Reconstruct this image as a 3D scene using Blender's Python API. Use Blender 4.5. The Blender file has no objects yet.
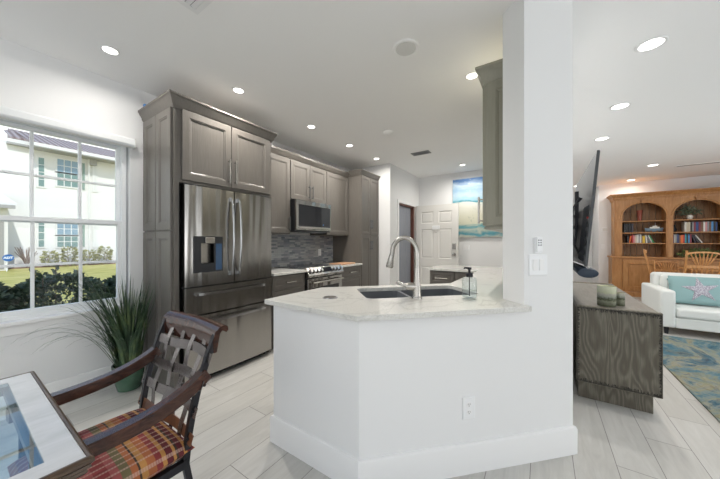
import bpy, bmesh, math, random
from mathutils import Vector, Matrix
random.seed(7)
S = bpy.context.scene
COL = S.collection
PI = math.pi
# ------------------------------------------------------------------ camera, light, exposure
cam = bpy.data.cameras.new('camera'); camo = bpy.data.objects.new('camera', cam); COL.objects.link(camo)
camo.location = (0, 0, 1.28); camo.rotation_euler = (PI / 2, 0, math.radians(33.5))
cam.sensor_width = 36; cam.lens = 276 / 720 * 36; cam.shift_y = 2.5 / 720; cam.clip_start = 0.03; cam.clip_end = 300
S.camera = camo
S.view_settings.view_transform = 'Standard'; S.view_settings.look = 'None'
S.view_settings.exposure = 0.12; S.view_settings.gamma = 1; S.view_settings.use_curve_mapping = False
S.cycles.use_denoising = True
S.cycles.max_bounces = 14; S.cycles.diffuse_bounces = 9; S.cycles.glossy_bounces = 5; S.cycles.transparent_max_bounces = 16
S.cycles.sample_clamp_indirect = 6; S.cycles.caustics_reflective = False; S.cycles.caustics_refractive = False
W = bpy.data.worlds.new('world'); S.world = W; W.use_nodes = True
nt = W.node_tree; bg = nt.nodes['Background']
tcw = nt.nodes.new('ShaderNodeTexCoord'); sxyz = nt.nodes.new('ShaderNodeSeparateXYZ'); skr = nt.nodes.new('ShaderNodeValToRGB')
nt.links.new(tcw.outputs['Generated'], sxyz.inputs[0]); nt.links.new(sxyz.outputs[2], skr.inputs[0]); nt.links.new(skr.outputs[0], bg.inputs[0])
cr_ = skr.color_ramp; cr_.elements[0].position = .0; cr_.elements[0].color = (.98, .98, .98, 1); cr_.elements[1].position = 1; cr_.elements[1].color = (.20, .36, .62, 1)
for p_, c_ in ((.27, (.98, .99, 1, 1)), (.40, (.26, .46, .76, 1))): e_ = cr_.elements.new(p_); e_.color = c_
bg.inputs[1].default_value = 1.5

def light(name, kind, loc, rot, energy, color=(1, 1, 1), **kw):
    l = bpy.data.lights.new(name, kind); l.energy = energy; l.color = color
    for k, v in kw.items(): setattr(l, k, v)
    o = bpy.data.objects.new(name, l); COL.objects.link(o); o.location = loc; o.rotation_euler = rot
    return o
light('sun', 'SUN', (10, 0, 12), (math.radians(8), math.radians(42), 0), 2.6, (1, .97, .93), angle=0.02)
# added fill lamps at unseen openings, daylight tinted, tilted up to brighten the ceiling
light('fill_lamp_back', 'AREA', (-0.6, -2.95, 1.15), (-math.radians(145), 0, 0), 88, (.93, .97, 1), shape='RECTANGLE', size=3.4, size_y=2.1)
light('fill_lamp_living_back', 'AREA', (3.4, -2.95, 1.15), (-math.radians(150), 0, 0), 75, (.93, .97, 1), shape='RECTANGLE', size=2.8, size_y=2.1)
light('fill_lamp_living_side', 'AREA', (5.1, 3.4, 1.2), (0, math.radians(150), 0), 75, (.95, .98, 1), shape='RECTANGLE', size=2.0, size_y=4.5)
LAMP_W = 15; LAMP_LIVING_W = 11; LAMP_WALL_W = 5

# ------------------------------------------------------------------ helpers
def tag(o, label=None, cat=None, group=None, kind=None):
    if label: o['label'] = label
    if cat: o['category'] = cat
    if group: o['group'] = group
    if kind: o['kind'] = kind
    return o
def thing(name, label, cat, loc=(0, 0, 0), rz=0, group=None):
    o = bpy.data.objects.new(name, None); COL.objects.link(o); o.location = loc; o.rotation_euler = (0, 0, rz)
    o.empty_display_size = .05
    return tag(o, label, cat, group)
def worldloc(o):
    v = Vector((0, 0, 0))
    while o: v += Vector(o.location); o = o.parent
    return v
class MB:
    def __init__(s): s.v = []; s.f = []; s.m = []; s.mi = 0; s.T = None
    def pt(s, p):
        s.v.append(tuple(s.T(*p)) if s.T else tuple(p)); return len(s.v) - 1
    def face(s, idx): s.f.append(tuple(idx)); s.m.append(s.mi)
    def quad(s, a, b, c, d): s.face([s.pt(a), s.pt(b), s.pt(c), s.pt(d)])
    def box(s, x0, x1, y0, y1, z0, z1):
        i = [s.pt((x, y, z)) for z in (z0, z1) for y in (y0, y1) for x in (x0, x1)]
        for q in ((0, 2, 3, 1), (4, 5, 7, 6), (0, 1, 5, 4), (2, 6, 7, 3), (0, 4, 6, 2), (1, 3, 7, 5)): s.face([i[k] for k in q])
        return s
    def rings(s, rings, cap0=True, cap1=True, closed=True):
        ids = [[s.pt(p) for p in r] for r in rings]; n = len(ids[0])
        for a, b in zip(ids, ids[1:]):
            for k in range(n if closed else n - 1):
                k2 = (k + 1) % n
                s.face([a[k], a[k2], b[k2], b[k]])
        if cap0: s.face(ids[0][::-1])
        if cap1: s.face(ids[-1])
        return s
    def lathe(s, prof, c=(0, 0, 0), n=24, axis='z', cap=True):
        R = []
        for r, z in prof:
            ring = []
            for k in range(n):
                a = 2 * PI * k / n; p, q = r * math.cos(a), r * math.sin(a)
                ring.append((c[0] + p, c[1] + q, c[2] + z) if axis == 'z' else ((c[0] + z, c[1] + p, c[2] + q) if axis == 'x' else (c[0] + p, c[1] + z, c[2] + q)))
            R.append(ring)
        return s.rings(R, cap, cap)
    def cyl(s, c, r, h, n=20, axis='z'): return s.lathe([(r, 0), (r, h)], c, n, axis)
    def sweep(s, path, section, up=(0, 0, 1), scale=None):
        P = [Vector(p) for p in path]; R = []
        for i, p in enumerate(P):
            t = (P[min(i + 1, len(P) - 1)] - P[max(i - 1, 0)]).normalized()
            u = Vector(up); sd = t.cross(u)
            if sd.length < 1e-4: sd = t.cross(Vector((1, 0, 0)))
            sd.normalize(); u2 = sd.cross(t).normalized()
            k = scale[i] if scale else 1
            R.append([tuple(p + sd * a * k + u2 * b * k) for a, b in section])
        return s.rings(R)
    def tube(s, path, r, n=8, up=(0, 0, 1)):
        rr = r if isinstance(r, (list, tuple)) else None
        sec = [(math.cos(2 * PI * k / n), math.sin(2 * PI * k / n)) for k in range(n)]
        return s.sweep(path, sec, up, rr or [r] * len(path))
    def bar(s, path, w, t, up=(0, 0, 1)):
        return s.sweep(path, [(-w / 2, -t / 2), (w / 2, -t / 2), (w / 2, t / 2), (-w / 2, t / 2)], up)
    def prism(s, poly, z0, z1, holes=()):
        bm = bmesh.new(); es = []; loops = [poly] + list(holes)
        for L in loops:
            vs = [bm.verts.new((p[0], p[1], 0)) for p in L]
            es += [bm.edges.new((vs[i], vs[(i + 1) % len(vs)])) for i in range(len(vs))]
        bmesh.ops.triangle_fill(bm, edges=es, use_beauty=True)
        bm.verts.ensure_lookup_table(); bm.verts.index_update()
        V = [(v.co.x, v.co.y) for v in bm.verts]; Fc = [[v.index for v in f.verts] for f in bm.faces]; bm.free()
        a = [s.pt((x, y, z0)) for x, y in V]; b = [s.pt((x, y, z1)) for x, y in V]
        for f in Fc: s.face([a[i] for i in f][::-1]); s.face([b[i] for i in f])
        o = 0
        for L in loops:
            n = len(L)
            for k in range(n):
                i, j = o + k, o + (k + 1) % n
                s.face([a[i], a[j], b[j], b[i]])
            o += n
        return s
    def build(s, name, mats, parent=None, smooth=None, bevel=0, local=False, seg=2, loc=None):
        me = bpy.data.meshes.new(name)
        off = Vector((0, 0, 0))
        if parent is not None and not local: off = worldloc(parent)
        if loc is not None and parent is None: off = Vector(loc)
        me.from_pydata([tuple(Vector(v) - off) for v in s.v], [], s.f)
        if not isinstance(mats, (list, tuple)): mats = [mats]
        for m in mats: me.materials.append(m)
        me.polygons.foreach_set('material_index', s.m)
        bm = bmesh.new(); bm.from_mesh(me)
        bmesh.ops.remove_doubles(bm, verts=bm.verts, dist=1e-6)
        bmesh.ops.recalc_face_normals(bm, faces=bm.faces); bm.to_mesh(me); bm.free()
        if smooth: me.shade_smooth(); me.set_sharp_from_angle(angle=math.radians(smooth))
        me.update()
        o = bpy.data.objects.new(name, me); COL.objects.link(o)
        if parent is not None: o.parent = parent
        elif loc is not None: o.location = loc
        if bevel:
            m = o.modifiers.new('bevel', 'BEVEL'); m.width = bevel; m.segments = seg; m.limit_method = 'ANGLE'
        return o
def struct(name, mb, mat, parent=None, **k):
    o = mb.build(name, mat, parent, **k)
    if parent is None: o['kind'] = 'structure'
    return o
def copy_tree(o, parent=None):
    c = o.copy(); COL.objects.link(c)
    c.parent = parent
    for ch in list(o.children): copy_tree(ch, c)
    return c
def offset_path(path, d, closed=False):
    """offset a 2D polyline to its right-hand side by d, mitred"""
    n = len(path); out = []
    for i in range(n):
        a = Vector(path[i - 1]) if (i > 0 or closed) else None
        b = Vector(path[i]); c = Vector(path[(i + 1) % n]) if (i < n - 1 or closed) else None
        ns = []
        for p, q in ((a, b), (b, c)):
            if p is None or q is None: continue
            t = (q - p).normalized(); ns.append(Vector((t.y, -t.x)))
        if len(ns) == 1: out.append(tuple(b + ns[0] * d))
        else:
            m = (ns[0] + ns[1]); m.normalize(); out.append(tuple(b + m * (d / max(.2, m.dot(ns[0])))))
    return out
def moulding(mb, path, prof, closed=False):
    """prof = list of (out, z); swept along path (outward on its right side)"""
    lines = [[(p[0], p[1], z) for p in offset_path(path, d, closed)] for d, z in prof]
    n = len(path); m = len(prof)
    ids = [[mb.pt(p) for p in L] for L in lines]
    for k in range(m):
        a, b = ids[k], ids[(k + 1) % m]
        for i in range(n if closed else n - 1):
            j = (i + 1) % n; mb.face([a[i], a[j], b[j], b[i]])
    if not closed:
        mb.face([ids[k][0] for k in range(m)]); mb.face([ids[k][-1] for k in range(m)][::-1])
    return mb
def FX(x0): return lambda u, v, n: (x0 + n, u, v)      # front facing +X : u = world y, v = z
def FXn(x0): return lambda u, v, n: (x0 - n, u, v)     # front facing -X
def FY(y0): return lambda u, v, n: (u, y0 - n, v)      # front facing -Y : u = world x, v = z
def FYp(y0): return lambda u, v, n: (u, y0 + n, v)
def rect(u0, u1, v0, v1, n, i=0): return [(u0 + i, v0 + i, n), (u1 - i, v0 + i, n), (u1 - i, v1 - i, n), (u0 + i, v1 - i, n)]
def raised(mb, T, u0, u1, v0, v1, th=.02, st=.055, drop=.010):
    mb.T = T
    R = [rect(u0, u1, v0, v1, 0), rect(u0, u1, v0, v1, th - .003), rect(u0, u1, v0, v1, th, .003),
         rect(u0, u1, v0, v1, th, st), rect(u0, u1, v0, v1, th - .004, st + .003), rect(u0, u1, v0, v1, th - .004, st + .010),
         rect(u0, u1, v0, v1, th - drop, st + .018)]
    mb.rings(R); mb.T = None
    return mb
def pull(T, u, v, L, vert=True, r=.0075, out=.032):
    mb = MB(); mb.T = T
    a, b = -L / 2, L / 2
    P = (lambda s_, n: (u, v + s_, n)) if vert else (lambda s_, n: (u + s_, v, n))
    mb.tube([P(a - .02, out), P(0, out), P(b + .02, out)], r, 8, (0, .3, .9) if vert else (1, 0, 0.1))
    for q in (a, b): mb.tube([P(q, 0), P(q, out)], r * .8, 8)
    mb.T = None
    return mb
# ------------------------------------------------------------------ materials
def mat(name, color=(.8, .8, .8), rough=.5, metal=0, **k):
    m = bpy.data.materials.new(name); m.use_nodes = True
    b = m.node_tree.nodes['Principled BSDF']
    b.inputs['Base Color'].default_value = (*color, 1); b.inputs['Roughness'].default_value = rough; b.inputs['Metallic'].default_value = metal
    for kk, v in k.items(): b.inputs[kk].default_value = v
    return m
class N:
    """tiny node-graph helper"""
    def __init__(s, m): s.m = m; s.t = m.node_tree; s.b = s.t.nodes['Principled BSDF']
    def new(s, typ, **k):
        n = s.t.nodes.new(typ)
        for a, v in k.items(): setattr(n, a, v)
        return n
    def link(s, a, b): s.t.links.new(a, b)
    def coord(s, scale=(1, 1, 1), kind='Object', rot=(0, 0, 0), loc=(0, 0, 0)):
        tc = s.new('ShaderNodeTexCoord'); mp = s.new('ShaderNodeMapping')
        mp.inputs['Scale'].default_value = scale; mp.inputs['Rotation'].default_value = rot; mp.inputs['Location'].default_value = loc
        s.link(tc.outputs[kind], mp.inputs[0]); return mp.outputs[0]
    def noise(s, vec, scale=5, detail=4, rough=.5, dist=0):
        n = s.new('ShaderNodeTexNoise'); n.inputs['Scale'].default_value = scale; n.inputs['Detail'].default_value = detail
        n.inputs['Roughness'].default_value = rough; n.inputs['Distortion'].default_value = dist
        s.link(vec, n.inputs['Vector']); return n.outputs['Fac']
    def ramp(s, fac, stops, interp='LINEAR'):
        r = s.new('ShaderNodeValToRGB'); cr = r.color_ramp; cr.interpolation = interp
        while len(cr.elements) < len(stops): cr.elements.new(.5)
        for e, (p, c) in zip(cr.elements, stops): e.position = p; e.color = (*c, 1) if len(c) == 3 else c
        s.link(fac, r.inputs[0]); return r.outputs[0]
    def math(s, op, a, b=None, c=None):
        n = s.new('ShaderNodeMath', operation=op)
        for i, v in enumerate((a, b, c)):
            if v is None: continue
            if isinstance(v, (int, float)): n.inputs[i].default_value = v
            else: s.link(v, n.inputs[i])
        return n.outputs[0]
    def mix(s, fac, a, b, blend='MIX'):
        n = s.new('ShaderNodeMix', data_type='RGBA', blend_type=blend)
        for sock, v in ((n.inputs[0], fac), (n.inputs[6], a), (n.inputs[7], b)):
            if isinstance(v, (int, float)): sock.default_value = v
            elif isinstance(v, tuple): sock.default_value = (*v, 1)
            else: s.link(v, sock)
        return n.outputs[2]
    def sep(s, vec):
        n = s.new('ShaderNodeSeparateXYZ'); s.link(vec, n.inputs[0]); return n.outputs
    def comb(s, x, y, z=0.0):
        n = s.new('ShaderNodeCombineXYZ')
        for i, v in enumerate((x, y, z)):
            if isinstance(v, (int, float)): n.inputs[i].default_value = v
            else: s.link(v, n.inputs[i])
        return n.outputs[0]
    def bump(s, h, strength=.2, dist=.01):
        n = s.new('ShaderNodeBump'); n.inputs['Strength'].default_value = strength; n.inputs['Distance'].default_value = dist
        s.link(h, n.inputs['Height']); s.link(n.outputs[0], s.b.inputs['Normal'])
    def color(s, c): s.link(c, s.b.inputs['Base Color'])
    def rough(s, c): s.link(c, s.b.inputs['Roughness'])

def paint(name, c, rough=.85, bump=.12, scale=180):
    m = mat(name, c, rough); n = N(m); n.bump(n.noise(n.coord(), scale, 3), bump, .002); return m
M = {}
M['wall'] = paint('wall_paint', (.79, .793, .797)); M['ceil'] = paint('ceiling_paint', (.90, .898, .892), .9, .15, 90)
M['trim'] = mat('trim_paint', (.82, .82, .82), .45); M['vinyl'] = mat('window_vinyl', (.82, .84, .85), .4)
M['door'] = mat('door_paint', (.72, .71, .68), .45)
M['plastic'] = mat('white_plastic', (.82, .83, .84), .35); M['dark'] = mat('dark_plastic', (.02, .022, .026), .35)
M['black'] = mat('black_glass', (.008, .009, .012), .06); M['screen'] = mat('grey_screen', (.10, .12, .16), .3)
M['nickel'] = mat('brushed_nickel', (.46, .44, .41), .25, 1); M['chrome'] = mat('chrome', (.55, .56, .58), .15, 1)
M['sensor'] = mat('ceiling_plastic', (.70, .70, .68), .5)

def wood(name, c1, c2, c3, rough=.45, grain=(14, 14, 1.2), scale=5, bump=.1):
    m = mat(name, c1, rough); n = N(m); v = n.coord(grain)
    f = n.noise(v, scale, 6, .6, .8)
    n.color(n.ramp(f, [(.3, c1), (.52, c2), (.72, c3)])); n.bump(f, bump, .003); return m
M['cab'] = wood('grey_stained_wood', (.116, .106, .094), (.130, .119, .106), (.144, .132, .118), .38, (16, 16, 1.5), 4, .05)
M['cab_olive'] = wood('green_grey_stained_wood', (.27, .262, .205), (.285, .275, .218), (.30, .29, .23), .38, (16, 16, 1.5), 4, .05)
M['pine'] = wood('honey_pine', (.34, .15, .048), (.44, .215, .075), (.52, .275, .11), .4, (5, 5, .8), 4, .08)
M['pine_dark'] = wood('knotty_pine_planks', (.15, .07, .028), (.28, .145, .06), (.36, .20, .09), .5, (12, 12, 1), 4, .08)
M['chair_wood'] = wood('dark_walnut', (.022, .008, .005), (.05, .018, .011), (.09, .034, .02), .16, (20, 6, 20), 3, .05)
M['strap'] = wood('brushed_brown_metal', (.15, .133, .13), (.20, .18, .175), (.26, .235, .225), .24, (3, 3, 3), 2, .02)
N(M['strap']).b.inputs['Metallic'].default_value = .85
M['strap_rust'] = wood('copper_brown_metal', (.10, .035, .015), (.16, .06, .028), (.22, .09, .04), .35, (6, 6, 6), 3, .05)
M['iron'] = mat('black_iron', (.025, .025, .03), .4, .6)

def steel():
    m = mat('stainless_steel', (.37, .36, .345), .22, 1); n = N(m)
    n.bump(n.noise(n.coord((1, 5.0, .30)), 1.8, 1, .4), .9, .022)
    return m
M['steel'] = steel()
def quartz():
    m = mat('white_quartz', (.72, .72, .69), .12); n = N(m); v = n.coord()
    f = n.noise(v, 1.6, 8, .55, 1.6)
    ve = n.math('ABSOLUTE', n.math('SUBTRACT', f, .5))
    sp = n.noise(v, 140, 2)
    base = n.ramp(sp, [(.35, (.62, .61, .57)), (.6, (.71, .705, .68))])
    n.color(n.mix(n.ramp(ve, [(0, (.45, .45, .45)), (.018, (0, 0, 0))]), base, (.42, .42, .40))); return m
M['quartz'] = quartz()
def planks():
    m = mat('grey_wash_plank_tile', (.5, .5, .5), .38); n = N(m); x, y, z = n.sep(n.coord())
    k = n.math('FLOOR', n.math('DIVIDE', n.math('SUBTRACT', x, .353), .2055))
    lx = n.math('SUBTRACT', n.math('DIVIDE', n.math('SUBTRACT', x, .353), .2055), k)
    vy = n.math('DIVIDE', n.math('SUBTRACT', n.math('SUBTRACT', y, 2.13), n.math('MULTIPLY', k, .4067)), 1.22)
    c = n.math('FLOOR', vy); ly = n.math('SUBTRACT', vy, c)
    wn = n.new('ShaderNodeTexWhiteNoise', noise_dimensions='2D'); n.link(n.comb(k, c), wn.inputs['Vector'])
    gx = n.math('MINIMUM', lx, n.math('SUBTRACT', 1, lx)); gy = n.math('MINIMUM', ly, n.math('SUBTRACT', 1, ly))
    g = n.math('MINIMUM', n.math('MULTIPLY', gx, .2055), n.math('MULTIPLY', gy, 1.22))
    grout = n.math('LESS_THAN', g, .0019)
    off = n.math('MULTIPLY', wn.outputs['Value'], 37.0)
    v = n.comb(n.math('ADD', n.math('MULTIPLY', x, 9), off), n.math('ADD', n.math('MULTIPLY', y, 1.1), off), off)
    f = n.noise(v, 2.2, 7, .62, 1.2)
    col = n.ramp(f, [(.25, (.47, .46, .44)), (.5, (.54, .53, .505)), (.75, (.60, .59, .57))])
    tint = n.ramp(wn.outputs['Value'], [(0, (.90, .895, .88)), (1, (1.0, 1.0, 1.0))])
    col = n.mix(1.0, col, tint, 'MULTIPLY')
    n.color(n.mix(grout, col, (.20, .19, .18))); n.bump(n.math('SUBTRACT', f, n.math('MULTIPLY', grout, 1.5)), .12, .003)
    n.rough(n.ramp(f, [(.3, (.34, .34, .34)), (.7, (.46, .46, .46))])); return m
M['floor'] = planks()
def mosaic():
    m = mat('blue_grey_mosaic', (.2, .22, .25), .25); n = N(m); x, y, z = n.sep(n.coord())
    br = n.new('ShaderNodeTexBrick'); n.link(n.comb(y, z), br.inputs['Vector'])
    br.inputs['Color1'].default_value = (.14, .165, .21, 1); br.inputs['Color2'].default_value = (.50, .52, .55, 1); br.inputs['Mortar'].default_value = (.30, .31, .32, 1)
    br.inputs['Scale'].default_value = 1; br.inputs['Brick Width'].default_value = .115; br.inputs['Row Height'].default_value = .026
    br.inputs['Mortar Size'].default_value = .0012; br.offset = .37; br.offset_frequency = 3; br.squash = .6; br.squash_frequency = 4
    f = n.noise(n.coord(), 3, 3)
    n.color(n.mix(n.ramp(f, [(.35, (0, 0, 0)), (.7, (.45, .45, .45))]), br.outputs['Color'], (.30, .29, .28))); n.bump(br.outputs['Fac'], -.3, .003); return m
M['mosaic'] = mosaic()
def glass(name, tint=(1, 1, 1), rough=0.0, ior=1.45):
    m = bpy.data.materials.new(name); m.use_nodes = True; t = m.node_tree; t.nodes.remove(t.nodes['Principled BSDF'])
    tr = t.nodes.new('ShaderNodeBsdfTransparent'); tr.inputs[0].default_value = (*tint, 1)
    gl = t.nodes.new('ShaderNodeBsdfGlossy'); gl.inputs['Roughness'].default_value = rough
    fr = t.nodes.new('ShaderNodeFresnel'); fr.inputs[0].default_value = ior; mx = t.nodes.new('ShaderNodeMixShader')
    ge = t.nodes.new('ShaderNodeNewGeometry'); iv = t.nodes.new('ShaderNodeMath'); iv.operation = 'SUBTRACT'; iv.inputs[0].default_value = 1; t.links.new(ge.outputs['Backfacing'], iv.inputs[1])
    ml = t.nodes.new('ShaderNodeMath'); ml.operation = 'MULTIPLY'; t.links.new(fr.outputs[0], ml.inputs[0]); t.links.new(iv.outputs[0], ml.inputs[1])
    t.links.new(ml.outputs[0], mx.inputs[0]); t.links.new(tr.outputs[0], mx.inputs[1]); t.links.new(gl.outputs[0], mx.inputs[2])
    t.links.new(mx.outputs[0], t.nodes['Material Output'].inputs[0]); return m
M['glass'] = glass('clear_glass', (.97, .985, .98)); M['jar_glass'] = glass('clear_jar_glass', (.95, .965, .97), .02, 1.45)
M['table_glass'] = glass('table_glass', (.80, .88, .90), 0, 2.6)
def emit(name, c, s_):
    m = mat(name, (.9, .9, .9), .5); b = m.node_tree.nodes['Principled BSDF']
    b.inputs['Emission Color'].default_value = (*c, 1); b.inputs['Emission Strength'].default_value = s_; return m
M['lens'] = emit('lamp_lens', (1, .95, .88), 5)
def leafy(name, c1, c2, c3, scale=9, rough=.5):
    m = mat(name, c2, rough); n = N(m); n.color(n.ramp(n.noise(n.coord(), scale, 3), [(.3, c1), (.5, c2), (.7, c3)])); return m
M['hedge'] = leafy('dark_hedge_leaves', (.035, .055, .03), (.07, .10, .055), (.13, .17, .11), 14)
M['shrub'] = leafy('yellow_green_leaves', (.16, .17, .04), (.30, .30, .09), (.42, .38, .14), 3)
M['twig'] = mat('brown_twigs', (.16, .10, .07), .8)
M['lawn'] = leafy('lawn_grass', (.36, .32, .07), (.46, .40, .11), (.54, .45, .17), 1.5, .9)
M['mulch'] = leafy('brown_mulch', (.12, .06, .04), (.2, .11, .08), (.28, .17, .12), 6, .9)
M['grass'] = leafy('grass_blades', (.022, .05, .028), (.05, .095, .05), (.15, .20, .08), 9, .4)
M['pot'] = leafy('green_glaze', (.04, .08, .05), (.055, .115, .075), (.09, .16, .11), 6, .2)
M['stucco'] = paint('white_stucco', (.78, .765, .745), .9, .3, 30)
def rooftile():
    m = mat('brown_roof_tiles', (.2, .14, .12), .8); n = N(m); x, y, z = n.sep(n.coord())
    f = n.math('SINE', n.math('MULTIPLY', y, 24)); nz = n.noise(n.coord(), 2, 3)
    n.color(n.mix(n.math('ADD', n.math('MULTIPLY', f, .5), .5), (.21, .14, .125), (.40, .33, .31))); n.bump(f, .6, .03); return m
M['rooftile'] = rooftile()
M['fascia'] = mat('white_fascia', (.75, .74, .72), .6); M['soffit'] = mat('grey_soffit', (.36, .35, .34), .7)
M['ext_glass'] = mat('greenish_window_glass', (.16, .26, .25), .08); M['ext_glass_sky'] = mat('blue_grey_window_glass', (.22, .33, .43), .05)
M['shutter'] = mat('green_grey_shutter', (.22, .30, .26), .6); M['sign_blue'] = mat('sign_blue', (.03, .14, .42), .4); M['sign_white'] = mat('sign_white', (.85, .87, .9), .5)
M['sofa'] = paint('white_upholstery', (.74, .76, .74), .9, .3, 260); M['teal'] = paint('teal_velvet', (.25, .40, .41), .7, .3, 120)
def sequin():
    m = mat('silver_sequins', (.7, .68, .72), .35, .5); n = N(m); vo = n.new('ShaderNodeTexVoronoi'); vo.inputs['Scale'].default_value = 90
    n.link(n.coord(), vo.inputs['Vector']); n.color(n.mix(n.ramp(vo.outputs['Distance'], [(.1, (0, 0, 0)), (.6, (1, 1, 1))]), (.75, .74, .78), (.32, .30, .36))); n.bump(vo.outputs['Distance'], .6, .01); return m
M['sequin'] = sequin()
def console_wood():
    m = mat('weathered_dark_oak', (.1, .09, .07), .55); n = N(m); x, y, z = n.sep(n.coord())
    v = n.comb(x, y, n.math('MULTIPLY', z, .22))
    w0 = n.noise(v, 5.5, 2, .4, .3)
    w = n.math('SINE', n.math('MULTIPLY', w0, 110.0))
    f = n.noise(n.comb(n.math('MULTIPLY', x, 60), n.math('MULTIPLY', y, 60), n.math('MULTIPLY', z, 4)), 3, 4)
    a = n.ramp(n.math('ADD', n.math('MULTIPLY', w, .5), .5), [(.1, (.105, .092, .066)), (.6, (.135, .120, .090)), (.95, (.175, .158, .125))])
    n.color(n.mix(n.ramp(f, [(.35, (0, 0, 0)), (.7, (.5, .5, .5))]), a, (.06, .054, .042))); n.bump(w, .12, .002); return m
M['console'] = console_wood()
M['console_edge'] = wood('dark_distressed_edge', (.012, .010, .008), (.03, .026, .02), (.11, .10, .08), .6, (40, 40, 40), 2, .3)
def console_top():
    m = mat('weathered_oak_top', (.2, .18, .15), .4); n = N(m)
    f = n.noise(n.coord((12, 1.2, 12)), 3, 6, .6, 1)
    n.color(n.ramp(f, [(.3, (.11, .102, .086)), (.5, (.145, .136, .116)), (.7, (.18, .17, .148))])); return m
M['console_top'] = console_top()
def rug():
    m = mat('abstract_rug', (.15, .2, .25), .95); n = N(m)
    v = n.coord((1.0, .55, 1)); f = n.noise(v, 1.6, 9, .62, 2.2)
    c = n.ramp(f, [(.30, (.008, .03, .055)), (.38, (.015, .08, .13)), (.44, (.06, .17, .22)), (.49, (.22, .27, .27)), (.52, (.30, .27, .13)), (.56, (.34, .33, .27)), (.60, (.02, .09, .14)), (.66, (.07, .055, .06)), (.75, (.10, .20, .24))])
    g = n.noise(n.coord((1, .6, 1)), 3.4, 10, .7, 3)
    c2 = n.ramp(g, [(.35, (.01, .05, .09)), (.48, (.07, .15, .19)), (.56, (.24, .23, .15)), (.62, (.05, .05, .06)), (.7, (.16, .19, .2))])
    n.color(n.mix(.5, c, c2)); n.bump(n.noise(n.coord(), 300, 2), .5, .004); return m
M['rug'] = rug()
def painting():
    m = mat('seascape_canvas', (.5, .5, .5), .6); n = N(m); x, y, z = n.sep(n.coord())
    nz = n.noise(n.coord((1.2, 1, 3)), 2.4, 8, .65, .8); nf = n.noise(n.coord(), 14, 6, .7, .5)
    zz = n.math('ADD', n.math('DIVIDE', z, 1.22), n.math('MULTIPLY', n.math('SUBTRACT', nz, .5), .22))
    c = n.ramp(zz, [(0, (.62, .6, .5)), (.06, (.05, .32, .40)), (.12, (.60, .62, .50)), (.17, (.10, .38, .44)), (.22, (.70, .68, .52)), (.32, (.74, .71, .55)), (.50, (.78, .76, .66)),
                    (.58, (.80, .80, .74)), (.605, (.03, .30, .38)), (.635, (.35, .62, .72)), (.70, (.52, .66, .76)), (.80, (.34, .52, .70)), (.88, (.55, .68, .78)), (.97, (.08, .20, .44))])
    c = n.mix(n.ramp(nf, [(.60, (0, 0, 0)), (.68, (.75, .75, .75))]), c, n.ramp(zz, [(.1, (.03, .22, .26)), (.28, (.10, .24, .22)), (.45, (.55, .50, .35)), (.6, (.1, .35, .5)), (.9, (.85, .88, .9))]))
    c = n.mix(1.0, c, (.80, .82, .84), 'MULTIPLY')
    n.color(c); n.bump(nf, .3, .004); return m
M['painting'] = painting()
def plaid():
    m = mat('striped_chenille', (.4, .15, .1), .85); n = N(m); x, y, z = n.sep(n.coord())
    f = n.math('ADD', n.math('DIVIDE', y, .5), .5)
    red, ol, org, gold, mar, dk = (.26, .035, .035), (.16, .13, .06), (.42, .13, .045), (.52, .25, .07), (.12, .012, .018), (.05, .03, .02)
    pink = (.36, .085, .08)
    c = n.ramp(f, [(0, ol), (.05, org), (.10, red), (.16, pink), (.22, red), (.30, pink), (.36, red), (.43, pink), (.48, ol), (.53, org), (.57, dk), (.58, gold), (.62, org), (.67, red), (.71, gold), (.735, mar), (.78, gold), (.80, dk), (.815, mar), (.85, gold), (.875, mar), (.92, org), (.96, mar)], 'CONSTANT')
    r = n.math('SINE', n.math('MULTIPLY', x, 2 * PI / .031)); wv = n.math('SINE', n.math('MULTIPLY', y, 2 * PI / .008))
    rib = n.math('MULTIPLY', n.math('GREATER_THAN', r, .72), n.math('ADD', n.math('MULTIPLY', wv, .15), .45))
    c = n.mix(1.0, c, (.82, .82, .82), 'MULTIPLY'); n.color(n.mix(rib, c, (.56, .38, .31))); n.bump(r, .3, .004); return m
M['plaid'] = plaid()
def stone():
    m = mat('pale_stone_tile', (.6, .6, .6), .22); n = N(m); f = n.noise(n.coord((6, 1.5, 3)), 3, 6, .6, .5)
    n.color(n.ramp(f, [(.3, (.47, .475, .485)), (.7, (.58, .585, .60))])); n.bump(f, .1, .002); return m
M['stone'] = stone()
M['bark'] = wood('brown_table_edge', (.025, .014, .009), (.07, .042, .025), (.13, .085, .05), .35, (4, 4, 90), 2, .4)
M['pewter'] = mat('dark_pewter', (.16, .165, .175), .35, .8)
def jarmat():
    m = mat('mosaic_candle_glass', (.4, .45, .3), .15); n = N(m); x, y, z = n.sep(n.coord())
    f = n.noise(n.coord(), 60, 4, .7); zz = n.math('ADD', n.math('MULTIPLY', z, 6.3), n.math('MULTIPLY', n.math('SUBTRACT', f, .5), .35))
    n.color(n.ramp(zz, [(.0, (.10, .11, .07)), (.25, (.26, .27, .2)), (.35, (.08, .09, .05)), (.5, (.30, .32, .27)), (.62, (.42, .40, .34)), (.68, (.48, .50, .34)), (.95, (.58, .59, .44))])); return m
M['candle'] = jarmat()
M['wax'] = mat('cream_wax', (.7, .72, .55), .5); M['cream'] = mat('cream_ceramic', (.72, .70, .64), .3); M['terra'] = mat('red_brown_ceramic', (.28, .07, .045), .3)
M['board'] = wood('maple_board', (.42, .22, .12), (.5, .28, .16), (.58, .34, .2), .5)
M['weather'] = wood('dark_red_frame', (.09, .03, .02), (.13, .045, .03), (.17, .06, .04), .5)
M['slab'] = wood('blue_grey_door', (.20, .22, .26), (.27, .29, .33), (.33, .35, .39), .5, (30, 30, 1), 3)
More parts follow.
